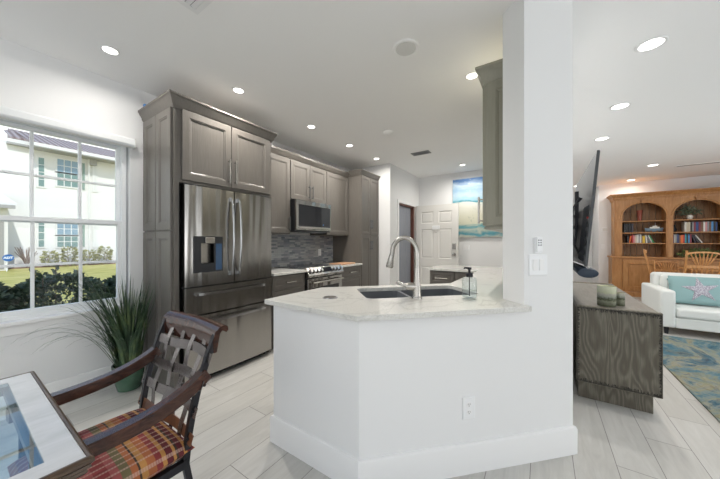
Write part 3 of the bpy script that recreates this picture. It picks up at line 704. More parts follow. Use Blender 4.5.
# crock with utensils, outlet, cutting board
ck = thing('utensil_crock', 'cream ceramic utensil crock on the counter beside the refrigerator', 'crock', (-2.97, 2.19, .914))
MB().lathe([(.04, 0), (.055, .01), (.062, .07), (.055, .15), (.045, .165), (.05, .18), (.044, .18), (.038, .16), (.046, .1), (.04, .015)], (0, 0, 0), 24).build('crock_body', M['cream'], ck, local=True, smooth=50)
for a, l in ((.5, .11), (-.3, .09)):
    MB().tube([(0, 0, .05), (.02 * a, .03 * a + .02, .19), (.03, .07 * a + .04, .19 + l)], [.006, .008, .012], 8).build('utensil_handle', M['dark'], ck, local=True, smooth=50)
tag(MB().box(-2.92, -2.66, 3.50, 3.88, .9145, .932).build('cutting_board', M['board'], loc=(-2.8, 3.7, .9145), bevel=.004), 'maple cutting board on the counter beside the pantry', 'cutting board')
def plate(name, label, cat, T, u, v, w, h, kind, loc):
    p = thing(name, label, cat, loc)
    mb = MB(); mb.T = T; mb.rings([rect(u - w / 2, u + w / 2, v - h / 2, v + h / 2, .0005), rect(u - w / 2, u + w / 2, v - h / 2, v + h / 2, .004), rect(u - w / 2, u + w / 2, v - h / 2, v + h / 2, .006, .003)]); mb.T = None
    mb.build('cover_plate', M['plastic'], p)
    if kind == 'outlet':
        for dz in (-.021, .021):
            mb = MB(); mb.T = T; mb.rings([[(u + .0165 * math.cos(a) , v + dz + .0145 * math.sin(a), n) for a in [2 * PI * k / 16 for k in range(16)]] for n in (.005, .0075)]); mb.T = None
            s_ = mb.build('socket', M['trim'], p)
            mb = MB(); mb.T = T; mb.box(u - .0065, u - .0045, v + dz - .003, v + dz + .006, .0072, .0078).box(u + .0045, u + .0065, v + dz - .003, v + dz + .006, .0072, .0078).box(u - .002, u + .002, v + dz - .010, v + dz - .006, .0072, .0078); mb.T = None
            mb.build('slots', M['dark'], s_)
    else:
        n = kind
        for k in range(n):
            uc = u + (k - (n - 1) / 2) * .046
            mb = MB(); mb.T = T; mb.rings([rect(uc - .0165, uc + .0165, v - .033, v + .033, .005), rect(uc - .0165, uc + .0165, v - .033, v + .033, .0085, .001)]); mb.T = None
            mb.build('rocker', M['trim'], p)
    return p
plate('wall_outlet', 'white outlet on the mosaic backsplash right of the range', 'outlet', FX(XW + .010), 3.62, 1.10, .072, .116, 'outlet', (XW + .01, 3.62, 1.04))
def FD(n0=0.0):   # front of the 45 degree wall: u = distance along from the corner
    r2 = 1 / math.sqrt(2)
    return lambda u, v, n: (-.785 + u * r2 + (n + n0) * r2, 1.175 + u * r2 - (n + n0) * r2, v)
plate('wall_outlet', 'white electrical outlet low on the front of the peninsula wall', 'outlet', FD(), .622, .358, .076, .122, 'outlet', (*FD()(.535, .35, 0)[:2], .35))
plate('light_switch', 'double rocker light switch on the white column', 'switch', FD(), 1.075, 1.146, .125, .125, 2, (*FD()(1.075, .35, 0)[:2], 1.085))
kp = thing('keypad', 'small white wall remote with dark buttons above the column switch', 'remote', (*FD()(1.07, .35, 0)[:2], 1.21))
mb = MB(); mb.T = FD(); mb.box(1.045, 1.098, 1.213, 1.305, .0005, .008); mb.T = None; mb.build('cradle', M['plastic'], kp, bevel=.003)
mb = MB(); mb.T = FD(); mb.box(1.053, 1.092, 1.222, 1.310, .008, .020); mb.T = None; mb.build('remote_body', M['plastic'], kp, bevel=.003)
for i in range(3):
    for j in range(2):
        mb = MB(); mb.T = FD(); u = 1.063 + j * .015; v = 1.262 + i * .014; mb.box(u - .004, u + .005, v - .004, v + .004, .0198, .0212); mb.T = None; mb.build('button', M['pewter'], kp)
# ------------------------------------------------------------------ peninsula counter, sink, faucet
r2 = 1 / math.sqrt(2)
def K(u, n): return (-.785 + u * r2 - n * r2, 1.175 + u * r2 + n * r2)     # u along the 45 wall, n toward the kitchen
ovh = .045
cf = (-.785 + ovh * math.tan(PI / 8), 1.175 - ovh)
sink_c = (.72, .475)
def rrect(cu, cn, w, d, r, n=5):
    P = []
    for (sx, sy, a0) in ((1, 1, 0), (-1, 1, 90), (-1, -1, 180), (1, -1, 270)):
        for k in range(n + 1):
            a = math.radians(a0 + 90 * k / n); P.append(K(cu + sx * (w / 2 - r) + r * math.cos(a), cn + sy * (d / 2 - r) + r * math.sin(a)))
    return P
SU, SN, SW, SDp = .535, .550, .84, .43
poly = [(-1.478, 1.125), (-.795, 1.125), K(.993, -ovh), K(.993, -.001), K(.984, -.001), K(.9829, .176), K(1.19, .178), (-.035, 2.20), (-.035, 4.45), (-1.36, 4.45), (-1.36, 3.77), (-.685, 3.77), (-.685, 2.49), (-1.49, 1.685)]
poly[1] = (cf[0] , 1.175 - ovh); poly[0] = (-1.478, 1.175 - ovh)
hole = rrect(SU, SN, SW - .02, SDp - .02, .05)
mb = MB(); mb.prism(poly, .885, .914, [hole])
ct = mb.build('countertop', M['quartz'], loc=(-.9, 1.6, .885), bevel=.002); tag(ct, 'large white quartz countertop wrapping the peninsula with the sink cut into it', 'countertop')
sk_ = thing('kitchen_sink', 'dark double bowl undermount sink set in the peninsula counter', 'sink', (*K(SU, SN), .68))
mb = MB()
L, Rr = SU - SW / 2, SU + SW / 2; mid = SU - .06
def bowl(mb, u0, u1, n0, n1):
    out = rrect((u0 + u1) / 2, (n0 + n1) / 2, u1 - u0, n1 - n0, .04); inn = rrect((u0 + u1) / 2, (n0 + n1) / 2, u1 - u0 - .03, n1 - n0 - .03, .04)
    top = .884
    mb.rings([[(x, y, top) for x, y in out], [(x, y, .70) for x, y in inn]], cap0=False)
bowl(mb, L, mid - .012, SN - SDp / 2, SN + SDp / 2); bowl(mb, mid + .012, Rr, SN - SDp / 2, SN + SDp / 2)
mb.build('sink_bowls', M['sinkm'], sk_, smooth=40)
mb = MB(); mb.prism(rrect(SU, SN, SW + .04, SDp + .04, .05), .866, .884, [rrect((L + mid - .012) / 2, SN, mid - .012 - L, SDp, .04), rrect((Rr + mid + .012) / 2, SN, Rr - mid - .012, SDp, .04)])
mb.build('sink_rim', M['sinkm'], sk_)
for u in ((L + mid) / 2, (Rr + mid) / 2):
    MB().lathe([(.042, 0), (.040, .003), (.02, .002)], (*K(u, SN), .7005), 20).build('drain', M['nickel'], sk_)
# faucet
bx, by = -.682, 1.70
fc = thing('faucet', 'brushed nickel gooseneck pull down faucet behind the sink', 'faucet', (bx, by, .914))
mb = MB(); mb.lathe([(.034, 0), (.034, .006), (.029, .012), (.028, .02), (.025, .08), (.019, .14), (.0155, .2)], (0, 0, 0), 24)
P = [(0, 0, .19)] + [(0, 0, .24 + .02 * k) for k in range(3)]
r_ = .088
for k in range(15):
    a = PI * k / 14; P.append((-r_ + r_ * math.cos(a), 0, .295 + r_ * 1.12 * math.sin(a)))
P.append((-2 * r_ - .006, 0, .27))
mb.tube(P, [.0155] * (len(P) - 1) + [.0145], 14, up=(0, 1, 0)); mb.build('spout', M['nickel'], fc, local=True, smooth=50)
mb = MB(); mb.tube([(-2 * r_ - .005, 0, .275), (-2 * r_ - .012, 0, .25), (-2 * r_ - .022, 0, .20), (-2 * r_ - .024, 0, .19)], [.017, .019, .025, .022], 16, up=(0, 1, 0)); mb.build('spray_head', M['nickel'], fc, local=True, smooth=50)
mb = MB(); mb.tube([(0, 0, .075), (-.055, -.02, .075), (-.062, -.022, .075)], [.026, .025, .021], 14); mb.tube([(-.055, -.02, .078), (-.085, -.035, .086), (-.12, -.05, .105)], [.015, .010, .011], 10); mb.build('lever', M['nickel'], fc, local=True, smooth=50)
# soap dispenser
so = thing('soap_dispenser', 'clear glass soap bottle with a dark pump on the counter by the column', 'soap dispenser', (-.392, 1.865, .914))
MB().lathe([(.043, 0), (.046, .004), (.046, .125), (.040, .138), (.022, .142), (.018, .150), (.0155, .150), (.0195, .139), (.038, .133), (.043, .122), (.043, .016), (.03, .012)], (0, 0, 0), 32).build('bottle', M['jar_glass'], so, local=True, smooth=50)
MB().lathe([(.0425, .013), (.0425, .055), (.0, .055)][:2], (0, 0, 0), 24).build('soap', glass('clear_soap', (.96, .98, .99), 0, 1.2), so, local=True)
mb = MB(); mb.lathe([(.021, .143), (.021, .165), (.013, .168), (.008, .170), (.008, .190), (.013, .191), (.013, .203), (.006, .205)], (0, 0, 0), 20); mb.tube([(0, 0, .197), (-.03, .02, .198), (-.04, .027, .192)], [.007, .006, .004], 8); mb.tube([(0, 0, .15), (0, 0, .02)], .003, 6); mb.build('pump', M['iron'], so, local=True, smooth=50)
po = thing('pop_up_outlet', 'round metal pop up outlet cap set into the counter left of the sink', 'outlet', (-1.165, 1.405, .9145))
MB().lathe([(.050, 0), (.050, .003), (.044, .005), (.040, .002)], (0, 0, 0), 32).build('ring', M['pewter'], po, local=True, smooth=40)
MB().lathe([(.039, .0), (.039, .004), (.03, .0045)], (0, 0, 0), 32).build('cap', M['nickel'], po, local=True, smooth=40)
mb = MB(); mb.tube([(-1.02, 1.46, .918), (-1.00, 1.445, .926), (-.975, 1.45, .918)], [.006, .011, .006], 10); tag(mb.build('sink_stopper', M['nickel'], loc=(-1.0, 1.45, .914), smooth=50), 'tiny metal air switch button on the counter edge of the sink', 'button') if False else None
# under-counter cabinets of the peninsula
pc = thing('base_cabinet', 'grey base cabinets under the peninsula counter on the kitchen side', 'cabinet', (-1.1, 1.5, 0))
mb = MB(); mb.prism([(-1.44, 1.292), (-.840, 1.292), (-.215, 1.925), (-.33, 2.04), (-.05, 2.26), (-.04, 3.765), (-.655, 3.765), (-.655, 2.52), (-1.44, 1.735)], .1, .68); mb.build('cabinet_body', M['cab'], pc)
for (u0, u1) in ((.04, .40), (.41, .77), (.78, 1.08)):
    mb = MB(); raised(mb, lambda u, v, n: (-1.44 + u * r2 - n * r2, 1.735 + u * r2 + n * r2, v), u0, u1, .12, .66, .02, .055); mb.build('cabinet_door', M['cab'], pc)
for (a, b) in ((2.56, 2.95), (2.96, 3.35), (3.36, 3.74)):
    mb = MB(); raised(mb, FXn(-.655), a, b, .12, .66, .02, .055); mb.build('cabinet_door', M['cab'], pc)
fp = thing('base_cabinet', 'dark grey drawer cabinet under the far end counter by the open door', 'cabinet', (-.9, 4.1, 0))
MB().box(-1.335, -.04, 3.81, 4.43, .1, .884).box(-1.33, -.04, 3.87, 4.40, 0, .1).build('cabinet_body', M['cab'], fp)
mb = MB(); raised(mb, FY(3.81), -1.325, -.995, .70, .872, .02, .032); d = mb.build('drawer', M['cab'], fp); pull(FY(3.79), -1.16, .786, .13, False).build('handle', M['nickel'], d)
mb = MB(); raised(mb, FY(3.81), -1.325, -.995, .12, .69, .02, .05); mb.build('cabinet_door', M['cab'], fp)
mb = MB(); raised(mb, FY(3.81), -.985, -.69, .12, .872, .02, .05); mb.build('cabinet_door', M['cab'], fp)
# olive grey wall cabinet on the partition, end panel toward the camera
oc = thing('wall_cabinet', 'green grey wall cabinet beside the column with its end panel in view', 'cabinet', (-.2, 2.9, 1.38))
MB().box(-.352, -.032, 2.205, 3.75, 1.39, 2.47).build('cabinet_body', M['cab_olive'], oc)
mb = MB(); raised(mb, FY(2.205), -.342, -.04, 1.402, 2.44, .019, .062); mb.build('side_panel', M['cab_olive'], oc)
for (a, b) in ((2.21, 2.59), (2.60, 2.98), (2.99, 3.36), (3.37, 3.745)):
    mb = MB(); raised(mb, FXn(-.352), a, b, 1.40, 2.44, .02, .055); d = mb.build('cabinet_door', M['cab_olive'], oc)
    if a < 3: pull(FXn(-.372), (a + .03), 1.52, .16).build('handle', M['nickel'], d, smooth=40)
mb = MB(); mb.box(-.36, -.035, 2.20, 3.75, 1.375, 1.39); mb.build('light_rail', M['cab_olive'], oc)
crown(oc, [(-.352, 3.75), (-.352, 2.205), (-.035, 2.205)], 2.43, 2.555, .06, M['cab_olive'])
# painting, switch on far wall
pt = thing('painting', 'large seascape canvas with blue sky and sandy shore on the far wall', 'painting', (-1.60, YB, 1.38))
MB().box(0, 1.22, -.038, -.002, 0, 1.22).build('canvas', M['painting'], pt, local=True)
plate('light_switch', 'white double switch on the wall below the seascape painting', 'switch', FY(YB), -1.33, 1.16, .12, .12, 2, (-1.33, YB, 1.1))
# ------------------------------------------------------------------ dining table
tb = thing('dining_table', 'dining table with pale stone border, glass centre and brown edge', 'table', (-1.37, -.55, 0))
tx0, tx1, ty1, ty0, tz = -1.785, -.945, .212, -1.35, .74
mb = MB(); o_ = .012; bw = .075
mb.prism([(tx0 + o_, ty0 + o_), (tx1 - o_, ty0 + o_), (tx1 - o_, ty1 - o_), (tx0 + o_, ty1 - o_)], tz - .014, tz, [[(tx0 + bw, ty0 + bw), (tx1 - bw, ty0 + bw), (tx1 - bw, ty1 - bw), (tx0 + bw, ty1 - bw)]]); mb.build('stone_border', M['stone'], tb, bevel=.002)
mb = MB(); moulding(mb, [(tx0 + .02, ty1 - .02), (tx0 + .02, ty0 + .02), (tx1 - .02, ty0 + .02), (tx1 - .02, ty1 - .02)], [(-.03, tz - .045), (.004, tz - .045), (.010, tz - .038), (.008, tz - .032), (.016, tz - .026), (.014, tz - .020), (.021, tz - .012), (.020, tz - .004), (.014, tz + .001), (.008, tz + .001), (.008, tz - .015), (-.03, tz - .015)], closed=True); mb.build('table_edge', M['bark'], tb)
MB().box(tx0 + bw + .0005, tx1 - bw - .0005, ty0 + bw + .0005, ty1 - bw - .0005, tz - .008, tz - .001).build('glass_panel', M['table_glass'], tb)
mb = MB(); z_ = tz - .022
mb.box(tx0 + .035, tx1 - .035, ty1 - bw - .012, ty1 - bw + .03, z_ - .02, z_).box(tx0 + .035, tx1 - .035, ty0 + .04, ty0 + bw + .01, z_ - .02, z_)
mb.box(tx0 + .035, tx0 + bw + .01, ty0 + .04, ty1 - .04, z_ - .02, z_).box(tx1 - bw - .01, tx1 - .035, ty0 + .04, ty1 - .04, z_ - .02, z_)
mb.build('under_frame', M['pewter'], tb)
for x, y in ((tx0 + .08, ty1 - .55), (tx1 - .08, ty1 - .55), (tx0 + .08, ty0 + .1), (tx1 - .08, ty0 + .1)):
    MB().box(x - .025, x + .025, y - .025, y + .025, 0, tz - .045).build('leg', M['iron'], tb)
# ------------------------------------------------------------------ armchair with woven metal back
ch = thing('armchair', 'dark wood armchair with woven metal strap back and striped seat', 'chair', (-1.405, .36, 0))
CX = -1.405; HWd = .235
def backpt(s_, x=0, off=0):
    """s 0..1 from seat rail to crest; returns world point on the back surface; x in -1..1"""
    y = .535 + .03 * s_ + .085 * s_ * s_ + .016 * (1 - x * x) * (.4 + .6 * s_) ; z = .44 + .45 * s_
    return Vector((CX + x * (HWd - .012 + .012 * s_), y + off, z))
mb = MB()
for sx in (-1, 1):
    P = [(CX + sx * (HWd - .01), .60, 0), (CX + sx * (HWd - .01), .565, .2), (CX + sx * (HWd - .01), .53, .40)] + [tuple(backpt(k / 6, sx)) for k in range(7)]
    mb2 = MB(); mb2.bar(P, .022, .020, up=(1, 0, 0)); mb2.build('rear_leg', M['iron'], ch)
    MB().bar([(CX + sx * .222, .15, 0), (CX + sx * .225, .165, .30), (CX + sx * .230, .17, .64)], .024, .024, up=(0, 1, 0)).build('front_leg', M['iron'], ch)
mb = MB()
for y0, y1 in ((.15, .175), (.52, .545)): mb.box(CX - .225, CX + .225, y0, y1, .395, .42)
for sx in (-1, 1): mb.box(CX + sx * .225 - .012, CX + sx * .225 + .012, .16, .54, .39, .42)
mb.tube([(CX - .225, .56, .17), (CX + .225, .56, .17)], .009, 8)
mb.build('seat_frame', M['iron'], ch)
# arms
for sx in (-1, 1):
    P = []
    for k in range(15):
        t = k / 14
        y = .605 - .475 * t; z = .645 + .090 * (1 - t) ** 3.6
        P.append((CX + sx * (HWd - .004 + .010 * math.sin(PI * t)), y, z))
    mb = MB(); mb.sweep(P, [(-.023, -.024), (.023, -.024), (.025, -.021), (.025, .016), (.020, .021), (-.020, .021), (-.025, .016), (-.025, -.021)])
    a = mb.build('armrest', M['chair_wood'], ch, smooth=25)
    mb = MB()
    for z in (.735, .70): mb.lathe([(.007, 0), (.006, .005), (.003, .007)], (CX + sx * .25, .59, z - .005), 10, 'x') if sx > 0 else mb.lathe([(.007, 0), (.006, -.005), (.003, -.007)], (CX + sx * .25, .59, z - .005), 10, 'x')
    mb.build('bolt', M['iron'], a)
# crest rail: scrolled board
R_ = []
nX = 20
for i in range(nX + 1):
    x = -1.04 + 2.08 * i / nX; base = backpt(1.0, x)
    prof = [(.006, -.055), (.018, -.050), (.012, -.015), (.016, .010), (.034, .026), (.052, .022), (.050, .006), (.036, .010), (.026, .000), (.022, -.02), (.030, -.052), (.018, -.058)]
    prof = [(-.018, -.055), (-.020, -.02), (-.012, .012), (.006, .026), (.026, .034), (.044, .026), (.048, .010), (.038, .000), (.030, .008), (.020, .012), (.010, .002), (.004, -.02), (-.004, -.055)]
    R_.append([(CX + x * (HWd + .002), base.y + a, base.z + b * (1.35 if b < 0 else 1) - .006) for a, b in prof])
mb = MB(); mb.rings(R_); cr = mb.build('crest_rail', M['chair_wood'], ch, smooth=50)
for x in (-.72, -.24, .24, .72):
    b = backpt(1, x); mb = MB(); mb.lathe([(.006, 0), (.006, -.004), (.002, -.007)], (CX + x * HWd, b.y - .017, b.z - .065), 10, 'y'); mb.build('rivet', M['iron'], cr)
# vertical straps
for j, x in enumerate((-.66, -.22, .22, .66)):
    P = []
    for k in range(25):
        s_ = k / 24 * .97; w = math.cos((s_ - .14) / .22 * PI + j * PI) * .0045
        xx = x + .04 * math.sin(PI * s_) * (1 if x < 0 else 1)
        P.append(backpt(s_, xx, w))
    mb = MB(); mb.bar(P, .003, .030, up=(1, 0, 0)); mb.build('vertical_strap', M['strap'], ch)
for j, s0 in enumerate((.14, .36, .58, .80)):
    P = []
    for k in range(25):
        x = -1.14 + 2.28 * k / 24; w = 0.0
        p = backpt(s0 + .02 * math.sin(x * 3), max(-1, min(1, x)), w if abs(x) < .95 else -.004); p.x = CX + x * (HWd - .005)
        P.append(p)
    mb = MB(); mb.bar(P, .044, .004, up=(0, 1, -.15)) if False else mb.sweep(P, [(-.0015, -.0205), (.0015, -.0205), (.0015, .0205), (-.0015, .0205)], up=(0, .25, 1))
    st_ = mb.build('horizontal_strap', M['strap_rust'] if j == 0 else M['strap'], ch)
    for x in (-1.03, 1.03):
        b = backpt(s0, 1 if x > 0 else -1); mb = MB(); mb.lathe([(.007, 0), (.006, -.005), (.002, -.008)], (CX + x * (HWd - .005), b.y - .006, b.z), 10, 'y'); mb.build('rivet', M['iron'], st_)
# seat cushion
def cushion_mesh(w, d, h, z0, n=14, pw=3.2, crown_=.35):
    mb = MB(); idx = {}
    def half(top):
        rows = []
        for i in range(n + 1):
            r = []
            for j in range(n + 1):
                u = -1 + 2 * i / n; v = -1 + 2 * j / n
                e = max(0, 1 - abs(u) ** pw) ** (1 / 2.2) * max(0, 1 - abs(v) ** pw) ** (1 / 2.2)
                dome = 1 - crown_ * (u * u + v * v) / 2
                zz = h / 2 * e * dome
                r.append((u * w / 2, v * d / 2, z0 + h / 2 + (zz if top else -zz)))
            rows.append(r)
        return rows
    for top in (True, False):
        rows = half(top); ids = [[mb.pt(p) for p in r] for r in rows]
        for i in range(n):
            for j in range(n): mb.face([ids[i][j], ids[i + 1][j], ids[i + 1][j + 1], ids[i][j + 1]])
    return mb
se = cushion_mesh(.475, .43, .095, .405, 22, 7, .18)
o = se.build('seat_cushion', M['plaid'], ch, local=True, smooth=70)
o.location = (0, -.015, 0)
# ------------------------------------------------------------------ potted grass
pl = thing('potted_grass', 'long bladed green grass plant in a glazed green pot under the window', 'plant', (-3.02, .90, 0))
MB().lathe([(.070, 0), (.080, .005), (.095, .06), (.108, .16), (.110, .195), (.118, .202), (.118, .222), (.108, .222), (.104, .20), (.09, .185)], (0, 0, 0), 32).build('pot', M['pot'], pl, local=True, smooth=45)
MB().lathe([(.102, .18), (.102, .195), (.05, .20)], (0, 0, 0), 24).build('soil', M['mulch'], pl, local=True)
mb = MB(); rnd = random.Random(3)
for i in range(230):
    a = rnd.uniform(0, 2 * PI); r0 = rnd.uniform(0, .085); L_ = rnd.uniform(.42, .80)
    if i < 56: a = rnd.uniform(-PI * .75, -PI * .38); L_ = rnd.uniform(.60, .98)
    lean = rnd.uniform(.1, 1.15) if i >= 56 else rnd.uniform(.85, 1.6)
    dx, dy = math.cos(a), math.sin(a)
    if dx < 0: lean *= .4
    if dy > .25: lean *= .4
    w = rnd.uniform(.0045, .0100); n = 9; p = Vector((r0 * dx, r0 * dy, .20)); th = .08 + lean * .25
    droop = lean * 1.6 / n; pts = [p.copy()]
    for k in range(n):
        st_ = L_ / n; p = p + Vector((dx * math.sin(th), dy * math.sin(th), math.cos(th))) * st_; th += droop * (k / n) * 2.0
        pts.append(p.copy())
    tw = rnd.uniform(-.6, .6); sd_ = Vector((-math.sin(a + tw), math.cos(a + tw), 0))
    prev = None
    for k, p in enumerate(pts):
        ww = w * (1 - (k / n) ** 2.2) + .0004
        q = [p - sd_ * ww, p + Vector((dx, dy, 0)) * ww * .35, p + sd_ * ww]
        for v in q:
            if v.x < -.222: v.x = -.222 + rnd.uniform(0, .004)
            if v.y > .168: v.y = .168
            if v.z < .01: v.z = .01
        ids = [mb.pt(v) for v in q]
        if prev: mb.face([prev[0], prev[1], ids[1], ids[0]]); mb.face([prev[1], prev[2], ids[2], ids[1]])
        prev = ids
mb.build('foliage', M['grass'], pl, local=True)

# ------------------------------------------------------------------ living room: console
co = thing('console_table', 'weathered dark oak sideboard with rough edged end panel beside the column', 'sideboard', (.47, 3.6, 0))
cx0, cx1, cy0, cy1 = .228, .708, 2.815, 4.46
mb = MB(); mb.box(cx0 + .01, cx1, cy0 + .02, cy1, .72, .765); mb.build('top', M['console_top'], co, bevel=.003)
mb = MB(); mb.box(cx0, cx1 + .004, cy0, cy0 + .045, .165, .772); mb.build('end_panel', M['console'], co, bevel=.004)
mb = MB(); mb.box(cx0, cx1 + .004, cy1, cy1 + .045, .165, .772); mb.build('end_panel', M['console'], co, bevel=.004)
# ragged dark distressed edges around the end panel face
mb = MB(); rnd = random.Random(11)
for k in range(150):
    t = k / 150
    for zz, sg in ((.762, -1), (.172, 1)):
        x = cx0 + .006 + (cx1 - cx0 - .012) * t; h_ = rnd.uniform(.008, .030) if rnd.random() < .8 else .006
        mb.box(x - .0015, x + .0022, cy0 - .0012, cy0 + .002, *sorted((zz, zz + sg * h_)))
for k in range(150):
    z = .175 + .585 * k / 150
    for xx, sg in ((cx0 + .003, 1), (cx1 - .001, -1)):
        h_ = rnd.uniform(.005, .018) if rnd.random() < .75 else .004
        mb.box(*sorted((xx, xx + sg * h_)), cy0 - .0012, cy0 + .002, z - .0015, z + .003)
mb.build('distressed_edge', M['console_edge'], co)
mb = MB(); mb.box(cx0 + .03, cx1 - .03, cy0 + .05, cy1 - .005, .15, .718); mb.build('carcass', M['console'], co)
mb = MB(); mb.box(cx0 + .02, cx1 - .022, cy0 + .10, cy1 - .06, 0, .15); mb.build('plinth', M['console'], co)
for i in range(3):
    a = cy0 + .06 + i * .53
    mb = MB(); raised(mb, FX(cx1 - .03), a, a + .515, .17, .70, .018, .05); mb.build('cabinet_door', M['console'], co)
for lab, x, y, r_, h_ in (('large mosaic glass candle jar on the sideboard', .432, 2.97, .060, .158), ('small mosaic glass candle jar beside the large one', .522, 3.03, .031, .105)):
    c = thing('candle_jar', lab, 'candle', (x, y, .766), group='mosaic candle jars on the sideboard')
    MB().lathe([(r_ * .96, 0), (r_, .004), (r_, h_), (r_ - .004, h_), (r_ - .004, h_ * .8)], (0, 0, 0), 28).build('jar', M['candle'], c, local=True, smooth=40)
    MB().lathe([(r_ - .005, h_ * .7), (r_ - .005, h_ * .82)], (0, 0, 0), 24).build('wax', M['wax'], c, local=True)
    MB().tube([(0, 0, h_ * .8), (0.002, 0, h_ * .8 + .012)], .0015, 6).build('wick', M['dark'], c, local=True)
# ------------------------------------------------------------------ television on articulated mount
tv = thing('television', 'large flat television tilted forward on a wall mount, seen edge on', 'television', (.30, 3.34, 1.10))
tv0 = Vector((.268, 0, 1.095)); tvt = Vector((.340, 0, 1.945))
td = (tvt - tv0).normalized(); tn = Vector((td.z, 0, -td.x))
def TVF(u, v, n): p = tv0 + td * v + tn * n; return (p.x, 2.615 + u, p.z)
Lh = (tvt - tv0).length
mb = MB(); mb.T = TVF; mb.box(0, 1.45, 0, Lh, -.012, .006); mb.T = None; mb.build('panel', M['tvback'], tv, bevel=.003)
mb = MB(); mb.T = TVF; mb.box(.008, 1.442, .01, Lh - .008, .006, .0075); mb.T = None; mb.build('screen', M['black'], tv)
mb = MB(); mb.T = TVF; mb.rings([rect(.10, 1.35, .03, .47, -.012), rect(.10, 1.35, .03, .47, -.038, .02), rect(.10, 1.35, .03, .47, -.042, .03)]); mb.T = None; mb.build('back_housing', M['dark'], tv)
mb = MB(); mb.T = TVF
for k in range(5): mb.box(.02 + .004, .09, .06 + k * .07, .085 + k * .07, -.016, -.012)
mb.T = None; mb.build('port_cover', M['pewter'], tv)
mb = MB(); mb.T = TVF; mb.box(.05, .07, .36, .375, -.022, -.012); mb.T = None; mb.build('red_plug', M['redp'], tv)
mb = MB()
for y in (3.05, 3.60):
    mb.box(.235, .262, y, y + .03, 1.25, 1.72)
mb.tube([(.13, 3.34, 1.52), (.20, 3.15, 1.52), (.25, 3.30, 1.52)], .018, 8); mb.tube([(.13, 3.34, 1.42), (.20, 3.15, 1.42), (.25, 3.30, 1.42)], .018, 8); mb.box(.121, .14, 3.25, 3.43, 1.3, 1.64)
mb.build('mount_arm', M['iron'], tv)
for a, b in ((0, .02), (.03, -.02), (-.03, .05)):
    MB().tube([(.245 + a * .3, 2.72 + a, 1.62), (.20, 2.70 + b, 1.55), (.185 + a * .2, 2.74, 1.40), (.205, 2.70 + b, 1.26), (.24, 2.78, 1.18)], .006, 6).build('cable', M['dark'], tv, smooth=50)
sb = thing('soundbar', 'blue black rounded soundbar hung under the television', 'soundbar', (.27, 3.2, 1.0))
sec = [(.060 * math.cos(2 * PI * k / 20), .034 * math.sin(2 * PI * k / 20)) for k in range(20)]
mb = MB(); mb.sweep([(.272, 2.56, 1.055), (.272, 2.565, 1.055), (.272, 3.95, 1.055), (.272, 3.96, 1.055)], sec, scale=[.86, 1, 1, .86]); mb.build('speaker_body', M['soundbar'], sb, smooth=50)
for y in (2.64, 3.82): MB().bar([(.19, y, 1.135), (.235, y, 1.115), (.29, y, 1.095)], .035, .008).build('bracket', M['sensor'], sb)
# ------------------------------------------------------------------ rug
tag(MB().box(1.045, 3.6, 1.7, 5.42, .001, .012).build('area_rug', M['rug'], loc=(2.3, 3.5, 0)), 'blue and sand abstract area rug in front of the white sofa', 'rug')
# ------------------------------------------------------------------ sofa
sf = thing('sofa', 'white upholstered loveseat with square arms facing the rug', 'sofa', (2.2, 5.98, 0))
sx0, sx1, sy0, sy1 = 1.366, 3.02, 5.52, 6.42
def soft(name, x0, x1, y0, y1, z0, z1, b, parent=sf):
    return MB().box(x0, x1, y0, y1, z0, z1).build(name, M['sofa'], parent, bevel=b, seg=4, smooth=60)
soft('arm', sx0, sx0 + .155, sy0, sy1, .10, .612, .03); soft('arm', sx1 - .155, sx1, sy0, sy1, .10, .612, .03)
soft('base', sx0 + .15, sx1 - .15, sy0 + .015, sy1 - .02, .10, .24, .015)
soft('seat_cushion', sx0 + .157, sx1 - .157, sy0 + .003, sy1 - .26, .242, .375, .035)
soft('backrest', sx0 + .10, sx1 - .10, sy1 - .20, sy1 + .02, .20, .795, .05)
soft('back_cushion', sx0 + .158, sx1 - .158, sy1 - .34, sy1 - .19, .376, .785, .06)
for x in (sx0 + .08, sx1 - .08):
    for y in (sy0 + .08, sy1 - .08): MB().lathe([(.022, 0), (.028, .10)], (x, y, 0), 12).build('leg', M['iron'], sf)
pw_ = thing('throw_pillow', 'teal velvet lumbar pillow with a silver sequin starfish', 'pillow', (1.845, 5.945, .585))
mb = cushion_mesh(.56, .40, .15, -.075, 20, 4, .25)
pb = mb.build('pillow_body', M['teal'], pw_, local=True, smooth=70)
# starfish, hugging the pillow dome
def pz(u, v):
    u = max(-.99, min(.99, u / .28)); v = max(-.99, min(.99, v / .20))
    e = (1 - abs(u) ** 4) ** (1 / 2.2) * (1 - abs(v) ** 4) ** (1 / 2.2)
    return .075 * e * (1 - .25 * (u * u + v * v) / 2)
mb = MB(); star = []
for k in range(10):
    a = PI / 2 + .12 + k * PI / 5; r_ = .19 if k % 2 == 0 else .068
    star.append((r_ * math.cos(a), r_ * math.sin(a)))
NR = 8; rr = []
for q_ in range(NR + 1):
    f_ = 1 - q_ / NR; ring = []
    for k in range(10):
        p0, p1 = star[k], star[(k + 1) % 10]
        for s_ in range(4):
            t = s_ / 4; x, y = (p0[0] * (1 - t) + p1[0] * t) * f_, (p0[1] * (1 - t) + p1[1] * t) * f_
            ring.append((x + .01, y, pz(x + .01, y) + (.001 if q_ == 0 else .008)))
    rr.append(ring)
mb.rings(rr, cap0=False, cap1=True)
stf = mb.build('starfish', M['sequin'], pw_, local=True, smooth=60)
mb = MB()
for sx_ in (-1, 1): mb.lathe([(.004, 0), (.014, -.02), (.018, -.05), (.010, -.055)], (sx_ * .268, .155, .01), 10)
mb.build('tassel', M['teal'], pw_, local=True)
pw_.rotation_euler = (math.radians(72), 0, math.radians(-3))
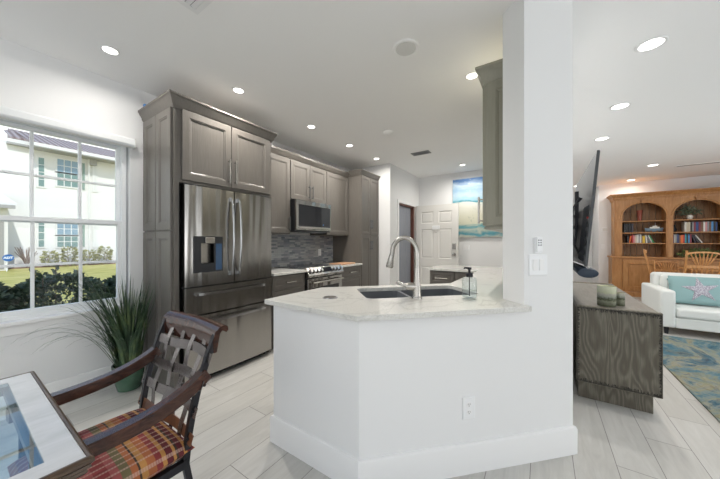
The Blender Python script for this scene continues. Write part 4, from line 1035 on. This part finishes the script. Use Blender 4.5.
# ------------------------------------------------------------------ bookcase
bk = thing('bookcase', 'large honey pine bookcase with arched openings along the far wall', 'bookcase', (2.35, 9.15, 0))
bx0, bx1, yf, yu = 1.40, 4.10, 8.93, 8.985
bays = [(1.59, 2.32), (2.43, 3.16), (3.27, 3.91)]
mb = MB(); mb.box(bx0, bx1, yf + .02, 9.375, .08, .90); mb.build('lower_case', M['pine'], bk)
mb = MB(); moulding(mb, [(bx0, 9.375), (bx0, yf + .02), (bx1, yf + .02), (bx1, 9.375)], [(0, 0), (.03, 0), (.03, .09), (.018, .115), (0, .115)]); mb.build('plinth', M['pine'], bk)
mb = MB(); mb.box(bx0 - .03, bx1 + .03, yf - .02, 9.375, .90, .935); mb.build('counter', M['pine'], bk, bevel=.008)
for (a, b) in bays:
    m_ = (a + b) / 2
    mb = MB(); raised(mb, FY(yf + .02), a, b, .14, .86, .024, .09, .022); d = mb.build('cabinet_door', M['pine'], bk)
    mb = MB(); mb.lathe([(.012, 0), (.018, -.02), (.01, -.028)], (b - .04, yf + .004, .55), 12, 'y'); mb.build('knob', M['pine_dark'], d)
# face frame with arches
zsp, zap = 1.87, 2.19
holes = []
for a, b in bays:
    m_, w2 = (a + b) / 2, (b - a) / 2
    P = [(a, .94), (b, .94), (b, zsp)]
    for k in range(1, 20):
        an = PI * k / 20; P.append((m_ + w2 * math.cos(an), zsp + (zap - zsp) * math.sin(an)))
    P.append((a, zsp)); holes.append(P)
mb = MB(); mb.T = FY(yu); mb.prism([(bx0 + .05, .936), (bx1 - .05, .936), (bx1 - .05, 2.33), (bx0 + .05, 2.33)], -.03, 0, holes); mb.T = None; mb.build('arched_frame', M['pine'], bk)
mb = MB(); mb.box(bx0 + .05, bx0 + .08, yu + .03, 9.36, .936, 2.33).box(bx1 - .08, bx1 - .05, yu + .03, 9.36, .936, 2.33)
for k in range(2): x = (bays[k][1] + bays[k + 1][0]) / 2; mb.box(x - .04, x + .04, yu + .03, 9.345, .936, 2.33)
mb.box(bx0 + .08, bx1 - .08, yu + .03, 9.36, 2.25, 2.33); mb.build('upper_case', M['pine'], bk)
mb = MB()
x = bx0 + .08
while x < bx1 - .08:
    mb.box(x + .003, min(x + .105, bx1 - .08), 9.346, 9.362, .936, 2.25); x += .108
mb.build('plank_back', M['pine_dark'], bk)
for a, b in bays:
    mb = MB(); m_, w2 = (a + b) / 2, (b - a) / 2   # arch moulding + keystone
    R_ = []
    for k in range(25):
        an = PI * k / 24; c_, s_ = math.cos(an), math.sin(an)
        R_.append([(m_ + (w2 + q1) * c_, yu - q2, zsp + (zap - zsp + q1) * s_) for q1, q2 in ((0, 0), (0, .012), (.02, .018), (.035, .008), (.035, 0))])
    mb.rings(R_)
    mb.rings([[(m_ - .03, yu - n, zap - .01), (m_ + .03, yu - n, zap - .01), (m_ + .045, yu - n, zap + .075), (m_ - .045, yu - n, zap + .075)] for n in (0, .03)])
    mb.build('arch_moulding', M['pine'], bk)
    for z in (1.257, 1.505, 1.78):
        MB().box(a - .02, b + .02, yu + .032, 9.344, z - .022, z).build('shelf', M['pine'], bk, bevel=.004)
for x0, x1 in ((bx0 + .07, 1.56), (2.343, 2.407), (3.183, 3.247), (3.935, bx1 - .07)):
    mb = MB(); xm = (x0 + x1) / 2; mb.box(x0, x1, yu - .016, yu, .94, zsp - .09).box(x0 - .008, x1 + .008, yu - .024, yu, zsp - .09, zsp - .04).box(x0 - .008, x1 + .008, yu - .024, yu, .936, .99)
    mb.build('pilaster', M['pine'], bk, bevel=.003)
mb = MB(); moulding(mb, [(bx0 + .05, 9.36), (bx0 + .05, yu), (bx1 - .05, yu), (bx1 - .05, 9.36)], [(-.01, 2.27), (.012, 2.27), (.018, 2.30), (.03, 2.31), (.03, 2.34), (.05, 2.36), (.085, 2.395), (.095, 2.40), (.095, 2.42), (-.01, 2.42)])
x = bx0 + .06
while x < bx1 - .07: mb.box(x, x + .022, yu - .036, yu - .005, 2.312, 2.338); x += .042
mb.build('cornice', M['pine'], bk)
# books: each one a mesh of its own
COLS = {'black': (.015, .015, .018), 'dark': (.04, .035, .05), 'red': (.45, .03, .03), 'orange': (.75, .15, .03), 'white': (.68, .68, .64), 'cream': (.6, .55, .42), 'yellow': (.75, .50, .04), 'green': (.04, .30, .10),
        'navy': (.02, .06, .20), 'blue': (.06, .25, .55), 'teal': (.03, .30, .38), 'pink': (.62, .28, .30), 'grey': (.25, .26, .28), 'brown': (.18, .09, .05), 'maroon': (.22, .03, .05)}
BM = {k: mat('book_cover_' + k, v, .45) for k, v in COLS.items()}; M['page'] = mat('book_pages', (.7, .66, .55), .8)
ordn = ['first', 'second', 'third', 'fourth', 'fifth', 'sixth', 'seventh', 'eighth', 'ninth', 'tenth', 'eleventh', 'twelfth', 'thirteenth', 'fourteenth', 'fifteenth', 'sixteenth', 'seventeenth', 'eighteenth', 'nineteenth', 'twentieth']
def books(x, z, spec, where, group, kindname='book'):
    pr = None
    for i, (c, w, h, lean) in enumerate(spec):
        w *= .86; d = .16 + .02 * ((i * 7) % 3)
        mb = MB(); mb.mi = 0
        mb.box(0, w, 0, .004, 0, h).box(0, .0025, .004, d, 0, h).box(w - .0025, w, .004, d, 0, h); mb.mi = 1; mb.box(.0025, w - .0025, .004, d - .004, .003, h - .003)
        mb.mi = 0
        o = mb.build(kindname, [BM[c], M['page']])
        o.location = (x, 9.10, z + .0005); ln = math.radians(lean)
        if lean < 0:
            x = max(x, pr + h * math.sin(-ln)) if pr is not None else x + h * math.sin(-ln)
        if lean: o.rotation_euler = (0, ln, 0); o.location = (x, 9.10, z + .0005 + (w * math.sin(ln) if lean > 0 else 0))
        pr = x + w / math.cos(ln) + .0015 - (h * math.sin(-ln) if lean < 0 else 0)
        tag(o, f'{c} {kindname.replace("_", " ")}, {ordn[i]} from the left on {where}', 'binder' if kindname == 'ring_binder' else 'book', group)
        if kindname == 'ring_binder': x += .008
        x += w / math.cos(ln) + .002 + (h * math.sin(ln) if lean > 0 else 0)
    return x
books(1.64, 1.505, [('black', .040, .215, 0)] * 3 + [('dark', .040, .215, 0)], 'the upper book shelf of the left arch', 'black ring binders in the left arch', 'ring_binder')
books(1.70, 1.257, [('black', .03, .18, 0), ('orange', .025, .17, 9), ('red', .03, .20, 0), ('pink', .035, .19, 0), ('cream', .03, .18, 0), ('white', .035, .20, 0), ('grey', .02, .18, 0), ('white', .03, .20, 0),
                    ('brown', .02, .17, 0), ('yellow', .045, .17, 0), ('white', .028, .19, -6), ('grey', .02, .16, -16), ('white', .018, .19, -20), ('green', .022, .19, -24)], 'the lower book shelf of the left arch', 'books on the lower shelf of the left arch')
books(2.63, 1.505, [('white', .035, .22, 0), ('cream', .03, .21, 0), ('cream', .03, .22, 0), ('black', .03, .2, 0), ('grey', .025, .22, 0), ('maroon', .03, .22, 0), ('navy', .045, .215, 0), ('maroon', .035, .22, 0), ('brown', .04, .215, 0),
                    ('white', .03, .22, 0), ('pink', .03, .21, 0), ('grey', .03, .22, 0), ('brown', .03, .21, 0), ('blue', .035, .22, 0), ('black', .03, .22, 0), ('navy', .03, .2, 0)], 'the upper book shelf of the right arch', 'books on the upper shelf of the right arch')
books(2.455, 1.257, [('navy', .02, .18, 0), ('white', .02, .19, 0), ('grey', .03, .19, 0), ('navy', .025, .20, 0), ('brown', .03, .18, 0), ('orange', .045, .18, 0), ('red', .022, .19, 0), ('teal', .03, .20, 0),
                    ('black', .025, .2, 0), ('blue', .025, .19, 0), ('maroon', .03, .20, 0), ('dark', .025, .19, -14), ('dark', .025, .19, -22), ('white', .02, .20, -30)], 'the lower book shelf of the right arch', 'books on the lower shelf of the right arch')
# ornaments
vs = thing('vase', 'tall red brown flared vase on the top shelf of the left arch', 'vase', (1.92, 9.14, 1.78))
MB().lathe([(.035, 0), (.04, .01), (.035, .06), (.055, .24), (.062, .25), (.055, .245), (.03, .06)], (0, 0, 0), 20).build('vase_body', M['terra'], vs, local=True, smooth=50)
sh = thing('model_boat', 'white and pale blue model boat on the shelf of the left arch', 'model boat', (2.155, 9.12, 1.506))
R_ = []
for k in range(13):
    t = -1 + 2 * k / 12; w = .045 * (1 - abs(t) ** 3) + .002; zt = .085 + .02 * t * t; L2 = .155
    R_.append([(t * L2, -w, zt), (t * L2 * .9, -w * .6, .03), (t * L2 * .85, 0, .012 + .01 * abs(t)), (t * L2 * .9, w * .6, .03), (t * L2, w, zt)])
MB().rings(R_).build('hull', M['ext_glass_sky'], sh, local=True, smooth=50)
MB().box(-.07, .09, -.025, .025, .085, .125).box(-.02, .05, -.02, .02, .125, .15).build('cabin', M['cream'], sh, local=True, bevel=.004)
mb = MB(); mb.tube([(.02, 0, .12), (.02, 0, .21)], .003, 6); mb.box(-.06, .06, -.001, .001, .16, .162); mb.build('mast', M['grey'] if 'grey' in M else M['sensor'], sh, local=True)
MB().box(-.06, -.04, -.03, .03, 0, .035).box(.04, .06, -.03, .03, 0, .035).build('stand', M['pine_dark'], sh, local=True)
def sprig(name, label, x, z, n, L_, w, pot, seed, mt, side=1.0, zmax=9):
    t = thing(name, label, 'plant', (x, 9.14, z))
    rnd = random.Random(seed)
    if pot: MB().lathe([(.03, 0), (.045, .03), (.05, .07), (.035, .10), (.03, .095)], (0, 0, 0), 18).build('pot', M['cream'], t, local=True, smooth=50)
    mb = MB()
    for i in range(n):
        a = rnd.uniform(0, 2 * PI); r_ = rnd.uniform(.1, 1); c = Vector((math.cos(a) * L_ * r_, math.sin(a) * .07 * r_, (.10 if pot else .02) + rnd.uniform(0, 1) * w * (1 - .5 * r_)))
        d = Vector((rnd.uniform(-1, 1), rnd.uniform(-.6, .6), rnd.uniform(-.3, .9))).normalized(); s_ = d.cross(Vector((rnd.uniform(-1, 1), 1, .3))).normalized(); l = rnd.uniform(.03, .06)
        mb.face([mb.pt(c), mb.pt(c + d * l * .5 + s_ * l * .22), mb.pt(c + d * l), mb.pt(c + d * l * .5 - s_ * l * .22)])
    mb.build('foliage', mt, t, local=True)
    mb = MB()
    for i in range(6): a = rnd.uniform(-1, 1); mb.tube([(0, 0, .03), (a * L_ * .5, 0, .10 + w * .4), (a * L_, .0, .1 + w * .5)], .003, 5)
    mb.build('stem', M['twig'], t, local=True)
sprig('dried_arrangement', 'dark leafy arrangement in a cream vase on the top shelf of the right arch', 2.72, 1.78, 240, .20, .22, True, 2, M['hedge'])
sprig('trailing_plant', 'green trailing plant low in the right arch of the bookcase', 2.85, .936, 420, .34, .20, False, 4, leafy('trailing_leaves', (.05, .09, .03), (.12, .19, .06), (.30, .34, .12), 14))
tag(MB().lathe([(.03, 0), (.045, .02), (.05, .06), (.03, .10), (.02, .14), (.03, .16)], (0, 0, 0), 16).build('figurine', M['iron'], loc=None, smooth=50), 'small dark figurine at the left end of the right arch book shelf', 'figurine').location = (2.47, 9.12, 1.506)
# pine windsor chairs and table
M['pine_highlit'] = wood('golden_pine_highlit', (.42, .18, .055), (.56, .27, .09), (.64, .34, .13), .35, (9, 9, 1), 4, .05)  # brighter copy of the bookcase pine; highlights on the chairs put into the colour
def windsor(label, x, y, rz):
    t = thing('pine_chair', label, 'chair', (x, y, 0), rz, 'pine dining chairs by the bookcase')
    mb = MB(); mb.prism([(-.21, -.20), (.21, -.20), (.235, .0), (.20, .19), (-.20, .19), (-.235, 0)], .44, .475); mb.build('seat', M['pine_highlit'], t, local=True, bevel=.01)
    for sx in (-1, 1):
        for sy in (-1, 1): MB().tube([(sx * .21, sy * .20, 0), (sx * .19, sy * .175, .2), (sx * .16, sy * .14, .45)], [.014, .021, .016], 10).build('leg', M['pine_highlit'], t, local=True, smooth=50)
        MB().bar([(sx * .195, .165, .46), (sx * .20, .22, .75), (sx * .205, .29, 1.13)], .030, .026, up=(1, 0, 0)).build('back_post', M['pine_highlit'], t, local=True, bevel=.004)
    P = [(.20 * math.cos(PI * k / 14), .275, 1.06 + .045 * math.sin(PI * k / 14)) for k in range(15)]
    MB().bar(P, .028, .045, up=(0, 1, 0)).build('crest_rail', M['pine_highlit'], t, local=True, bevel=.004)
    MB().bar([(-.2, .235, .86), (0, .245, .86), (.2, .235, .86)], .02, .045, up=(0, 0, 1)).build('lower_rail', M['pine_highlit'], t, local=True)
    for k in range(7):
        u = -1 + 2 * k / 6; MB().tube([(u * .07, .243, .87), (u * .11, .262, .97), (u * .155, .277, 1.075 + .03 * (1 - u * u))], [.007, .011, .007], 8).build('spindle', M['pine_highlit'], t, local=True)
    for k in range(5):
        u = -1 + 2 * k / 4; MB().tube([(u * .12, .16, .47), (u * .12, .238, .85)], .009, 8).build('spindle', M['pine_highlit'], t, local=True)
    MB().tube([(-.18, -.16, .2), (.18, -.16, .2)], .010, 8).build('stretcher', M['pine_highlit'], t, local=True)
    return t
windsor('pine spindle back chair turned sideways near the left end of the bookcase', 2.01, 7.85, math.radians(78))
windsor('pine chair with fanned spindles seen above the sofa back', 2.23, 7.33, math.radians(180 + 6))
w3 = windsor('low pine chair beyond the pine table, just left above the sofa back', 2.27, 8.50, math.radians(4)); w3.scale = (.9, .9, .77)
dt = thing('pine_table', 'rectangular pine dining table between the sofa and the bookcase', 'table', (2.65, 7.95, 0))
MB().box(2.30, 3.6, 7.55, 8.30, .745, .78).build('tabletop', M['pine'], dt, bevel=.006)
MB().box(2.38, 3.52, 7.63, 8.22, .65, .745).build('apron', M['pine'], dt)
for x, y in ((2.41, 7.66), (3.49, 7.66), (2.41, 8.19), (3.49, 8.19)): MB().lathe([(.02, 0), (.032, .2), (.03, .5), (.038, .65)], (x, y, 0), 14).build('leg', M['pine'], dt, smooth=50)
# thermostat + switch on the far wall
th = thing('thermostat', 'square white thermostat on the wall left of the bookcase', 'thermostat', (1.30, 9.38, 1.5))
MB().box(1.27, 1.39, 9.36, 9.379, 1.54, 1.66).build('thermostat_body', M['plastic'], th, bevel=.006)
MB().box(1.285, 1.375, 9.357, 9.361, 1.56, 1.63).build('display', M['sensor'], th)
plate('light_switch', 'single switch under the thermostat left of the bookcase', 'switch', FY(9.38), 1.29, 1.16, .072, .116, 1, (1.29, 9.38, 1.1))

# ------------------------------------------------------------------ outside
struct('ground', MB().box(-60, -3.42, -30, 45, -.3, -.08), M['lawn'])
struct('mulch_bed', MB().box(-23.1, -22.3, -4, 14, -.08, -.05), M['mulch'])
nh = thing('neighbor_house', 'white two storey stucco house with brown tile roof seen through the window', 'house', (-27, 4, -.08))
MB().box(-32, -23, -4, 14, -.08, 6.5).build('wall', M['stucco'], nh)
mb = MB(); mb.rings([[(-22.2, 2.55, 6.45), (-22.2, 14.8, 6.45), (-32.8, 14.8, 6.45), (-32.8, 2.55, 6.45)], [(-22.2, 2.55, 6.55), (-22.2, 14.8, 6.55), (-32.8, 14.8, 6.55), (-32.8, 2.55, 6.55)], [(-27.5, 2.2, 8.3), (-27.5, 11, 8.3), (-27.6, 11, 8.3), (-27.6, 2.2, 8.3)]]); mb.build('roof', M['rooftile'], nh)
mb = MB(); mb.rings([[(-23.4, 1.95, 6.78), (-23.4, 3.0, 6.78), (-26, 3.0, 7.7), (-26, 1.95, 7.7)], [(-23.4, 1.95, 6.86), (-23.4, 3.0, 6.86), (-26, 3.0, 7.8), (-26, 1.95, 7.8)]]); mb.build('roof', M['rooftile'], nh)
mb = MB(); mb.box(-22.25, -22.1, 2.5, 14.9, 6.33, 6.5).box(-22.9, -22.75, 1.8, 2.6, 6.42, 6.60); mb.build('fascia', M['fascia'], nh)
mb = MB(); mb.box(-23, -22.12, 2.5, 14.9, 6.28, 6.33).box(-23, -22.75, 1.8, 2.6, 6.32, 6.42); mb.build('soffit', M['soffit'], nh)
def hwin(y0, y1, z0, z1, cols, rows, mt):
    w = MB().box(-23.01, -22.95, y0 - .06, y1 + .06, z0 - .06, z1 + .06).build('window', M['fascia'], nh)
    mb = MB(); dy = (y1 - y0) / cols; dz = (z1 - z0) / rows
    for i in range(cols):
        for j in range(rows): mb.box(-22.95, -22.94, y0 + dy * i + .02, y0 + dy * (i + 1) - .02, z0 + dz * j + .02, z0 + dz * (j + 1) - .02)
    mb.build('pane', mt, w)
hwin(2.86, 3.10, 4.32, 5.92, 1, 4, M['ext_glass']); hwin(3.56, 4.42, 5.27, 6.02, 3, 2, M['ext_glass_sky']); hwin(3.56, 4.42, 4.48, 5.22, 3, 2, M['ext_glass'])
hwin(2.86, 3.10, 1.0, 2.60, 1, 4, M['ext_glass']); hwin(3.56, 4.42, 1.68, 2.4, 3, 2, M['ext_glass_sky']); hwin(3.56, 4.42, .98, 1.62, 3, 2, M['ext_glass'])
for z0, z1 in ((4.41, 6.0), (1.0, 2.6)):
    MB().box(-23.0, -22.93, 4.60, 4.70, z0, z1).build('shutter', M['shutter'], nh)
    hwin(5.10, 5.24, z0, z1 - .05, 1, 3, M['sensor'])
MB().tube([(-22.9, 4.88, 0), (-22.9, 4.88, 6.3)], .05, 8).build('downspout', M['fascia'], nh)
MB().box(-23.0, -22.7, 4.9, 5.2, 5.95, 6.28).build('corbel', M['soffit'], nh)
# porch wing at left
MB().box(-24, -21.4, -6, 1.72, -.08, 2.9).build('porch_wall', M['stucco'], nh)
mb = MB(); mb.rings([[(-20.9, -6, 3.02), (-20.9, 1.95, 3.02), (-24.0, 1.5, 4.0), (-24.0, -6, 4.0)], [(-20.9, -6, 3.10), (-20.9, 1.95, 3.10), (-24.0, 1.5, 4.12), (-24.0, -6, 4.12)]]); mb.build('porch_roof', M['fascia'], nh)
mb = MB(); mb.box(-21.0, -20.86, -6, 1.9, 2.86, 3.02); mb.build('porch_fascia', M['soffit'], nh)
MB().box(-21.42, -21.36, -.2, 1.60, 0, 2.4).build('garage_door', M['soffit'], nh)
ys = thing('yard_sign', 'small blue oval yard sign with white lettering on the lawn', 'sign', (-20.6, 1.62, -.08))
MB().tube([(-20.6, 1.62, -.08), (-20.6, 1.62, .42)], .015, 6).build('post', M['sign_white'], ys)
mb = MB(); mb.rings([[(-20.56 + n, 1.66 + .17 * math.cos(2 * PI * k / 24), .55 + .16 * math.sin(2 * PI * k / 24)) for k in range(24)] for n in (0, .03)]); mb.build('sign_face', M['sign_blue'], ys)
fc_ = bpy.data.curves.new('lettering', 'FONT'); fc_.body = 'ADT'; fc_.size = .135; fc_.align_x = 'CENTER'; fc_.align_y = 'CENTER'; fc_.extrude = .004; fc_.offset = .006
tmp = bpy.data.objects.new('lettering_curve', fc_); COL.objects.link(tmp)
dg = bpy.context.evaluated_depsgraph_get(); me = bpy.data.meshes.new_from_object(tmp.evaluated_get(dg)); bpy.data.objects.remove(tmp)
lt = bpy.data.objects.new('lettering', me); COL.objects.link(lt); me.materials.clear(); me.materials.append(M['sign_white']); lt.parent = ys; lt.location = (.075, .04, .63); lt.rotation_euler = (PI / 2, 0, PI / 2)
# shrubs: leaf quads on mounds
def shrub(name, label, cat, group, c, rx, ry, rz, n, leaf, mt, seed, sprouts=0):
    t = thing(name, label, cat, c, 0, group); rnd = random.Random(seed); mb = MB()
    def leafq(p, d, l):
        s_ = d.cross(Vector((rnd.uniform(-1, 1), rnd.uniform(-1, 1), rnd.uniform(-1, 1)))).normalized()
        mb.face([mb.pt(p), mb.pt(p + d * l * .5 + s_ * l * .3), mb.pt(p + d * l), mb.pt(p + d * l * .5 - s_ * l * .3)])
    for i in range(n):
        u = rnd.uniform(-1, 1); a = rnd.uniform(0, 2 * PI); r_ = rnd.uniform(.55, 1) ** .5; s_ = (1 - abs(u) ** 4) ** .5
        p = Vector((rx * r_ * s_ * math.cos(a), ry * r_ * s_ * math.sin(a), rz * (.5 + .5 * u)))
        p.z += rnd.uniform(-.02, .03); d = Vector((math.cos(a) + rnd.uniform(-.6, .6), math.sin(a) + rnd.uniform(-.6, .6), rnd.uniform(-.2, 1))).normalized()
        leafq(p, d, leaf * rnd.uniform(.7, 1.3))
    stems = MB()
    for i in range(max(3, sprouts)):
        x, y = rnd.uniform(-.6, .6) * rx, rnd.uniform(-.85, .85) * ry; h = rz * (rnd.uniform(1.02, 1.14) if i < sprouts else .8)
        stems.tube([(x * .3, y * .3, 0), (x, y, rz * .6), (x, y, h)], leaf * .07, 5)
        if i < sprouts:
            for k in range(14): leafq(Vector((x, y, h - k * .012)), Vector((rnd.uniform(-1, 1), rnd.uniform(-1, 1), .6)).normalized(), leaf)
    mb.build('foliage', mt, t, local=True); stems.build('stem', M['twig'], t, local=True)
for i, (y, lab) in enumerate(((-.75, 'at the far left end, mostly out of view'), (.02, 'below the left window pane'), (.70, 'below the middle panes, with tall sprouts'), (1.40, 'below the right panes next to the frame'), (2.15, 'hidden behind the grass plant side of the window'))):
    shrub('hedge_shrub', 'dark green hedge shrub outside the window ' + lab, 'shrub', 'hedge shrubs under the window', (-4.35, y, -.08), .50, .40, 1.0 - .02 * i, 7000, .056, M['hedge'], 20 + i, 5 if i == 2 else 1)
for i, (y, x, lab) in enumerate(((3.2, -22.3, 'leftmost of the four'), (3.95, -22.3, 'second from the left'), (4.75, -22.3, 'third from the left'), (5.45, -22.3, 'rightmost of the four'))):
    shrub('garden_shrub', 'yellow green shrub against the white house, ' + lab, 'shrub', 'shrubs by the neighboring house', (x, y, -.05), .27, .25, .80 + .2 * (i % 2), 240, .17, M['shrub'], 40 + i)
t = thing('bare_shrub', 'thin brown twiggy shrub beside the blue yard sign', 'shrub', (-22.3, 2.40, -.05)); mb = MB(); rnd = random.Random(5)
for i in range(22): a = rnd.uniform(-1, 1); mb.tube([(0, 0, 0), (rnd.uniform(-.1, .1), a * .15, .45), (rnd.uniform(-.2, .2), a * .4, rnd.uniform(.7, 1.1))], .014, 5)
mb.build('stem', M['twig'], t, local=True)
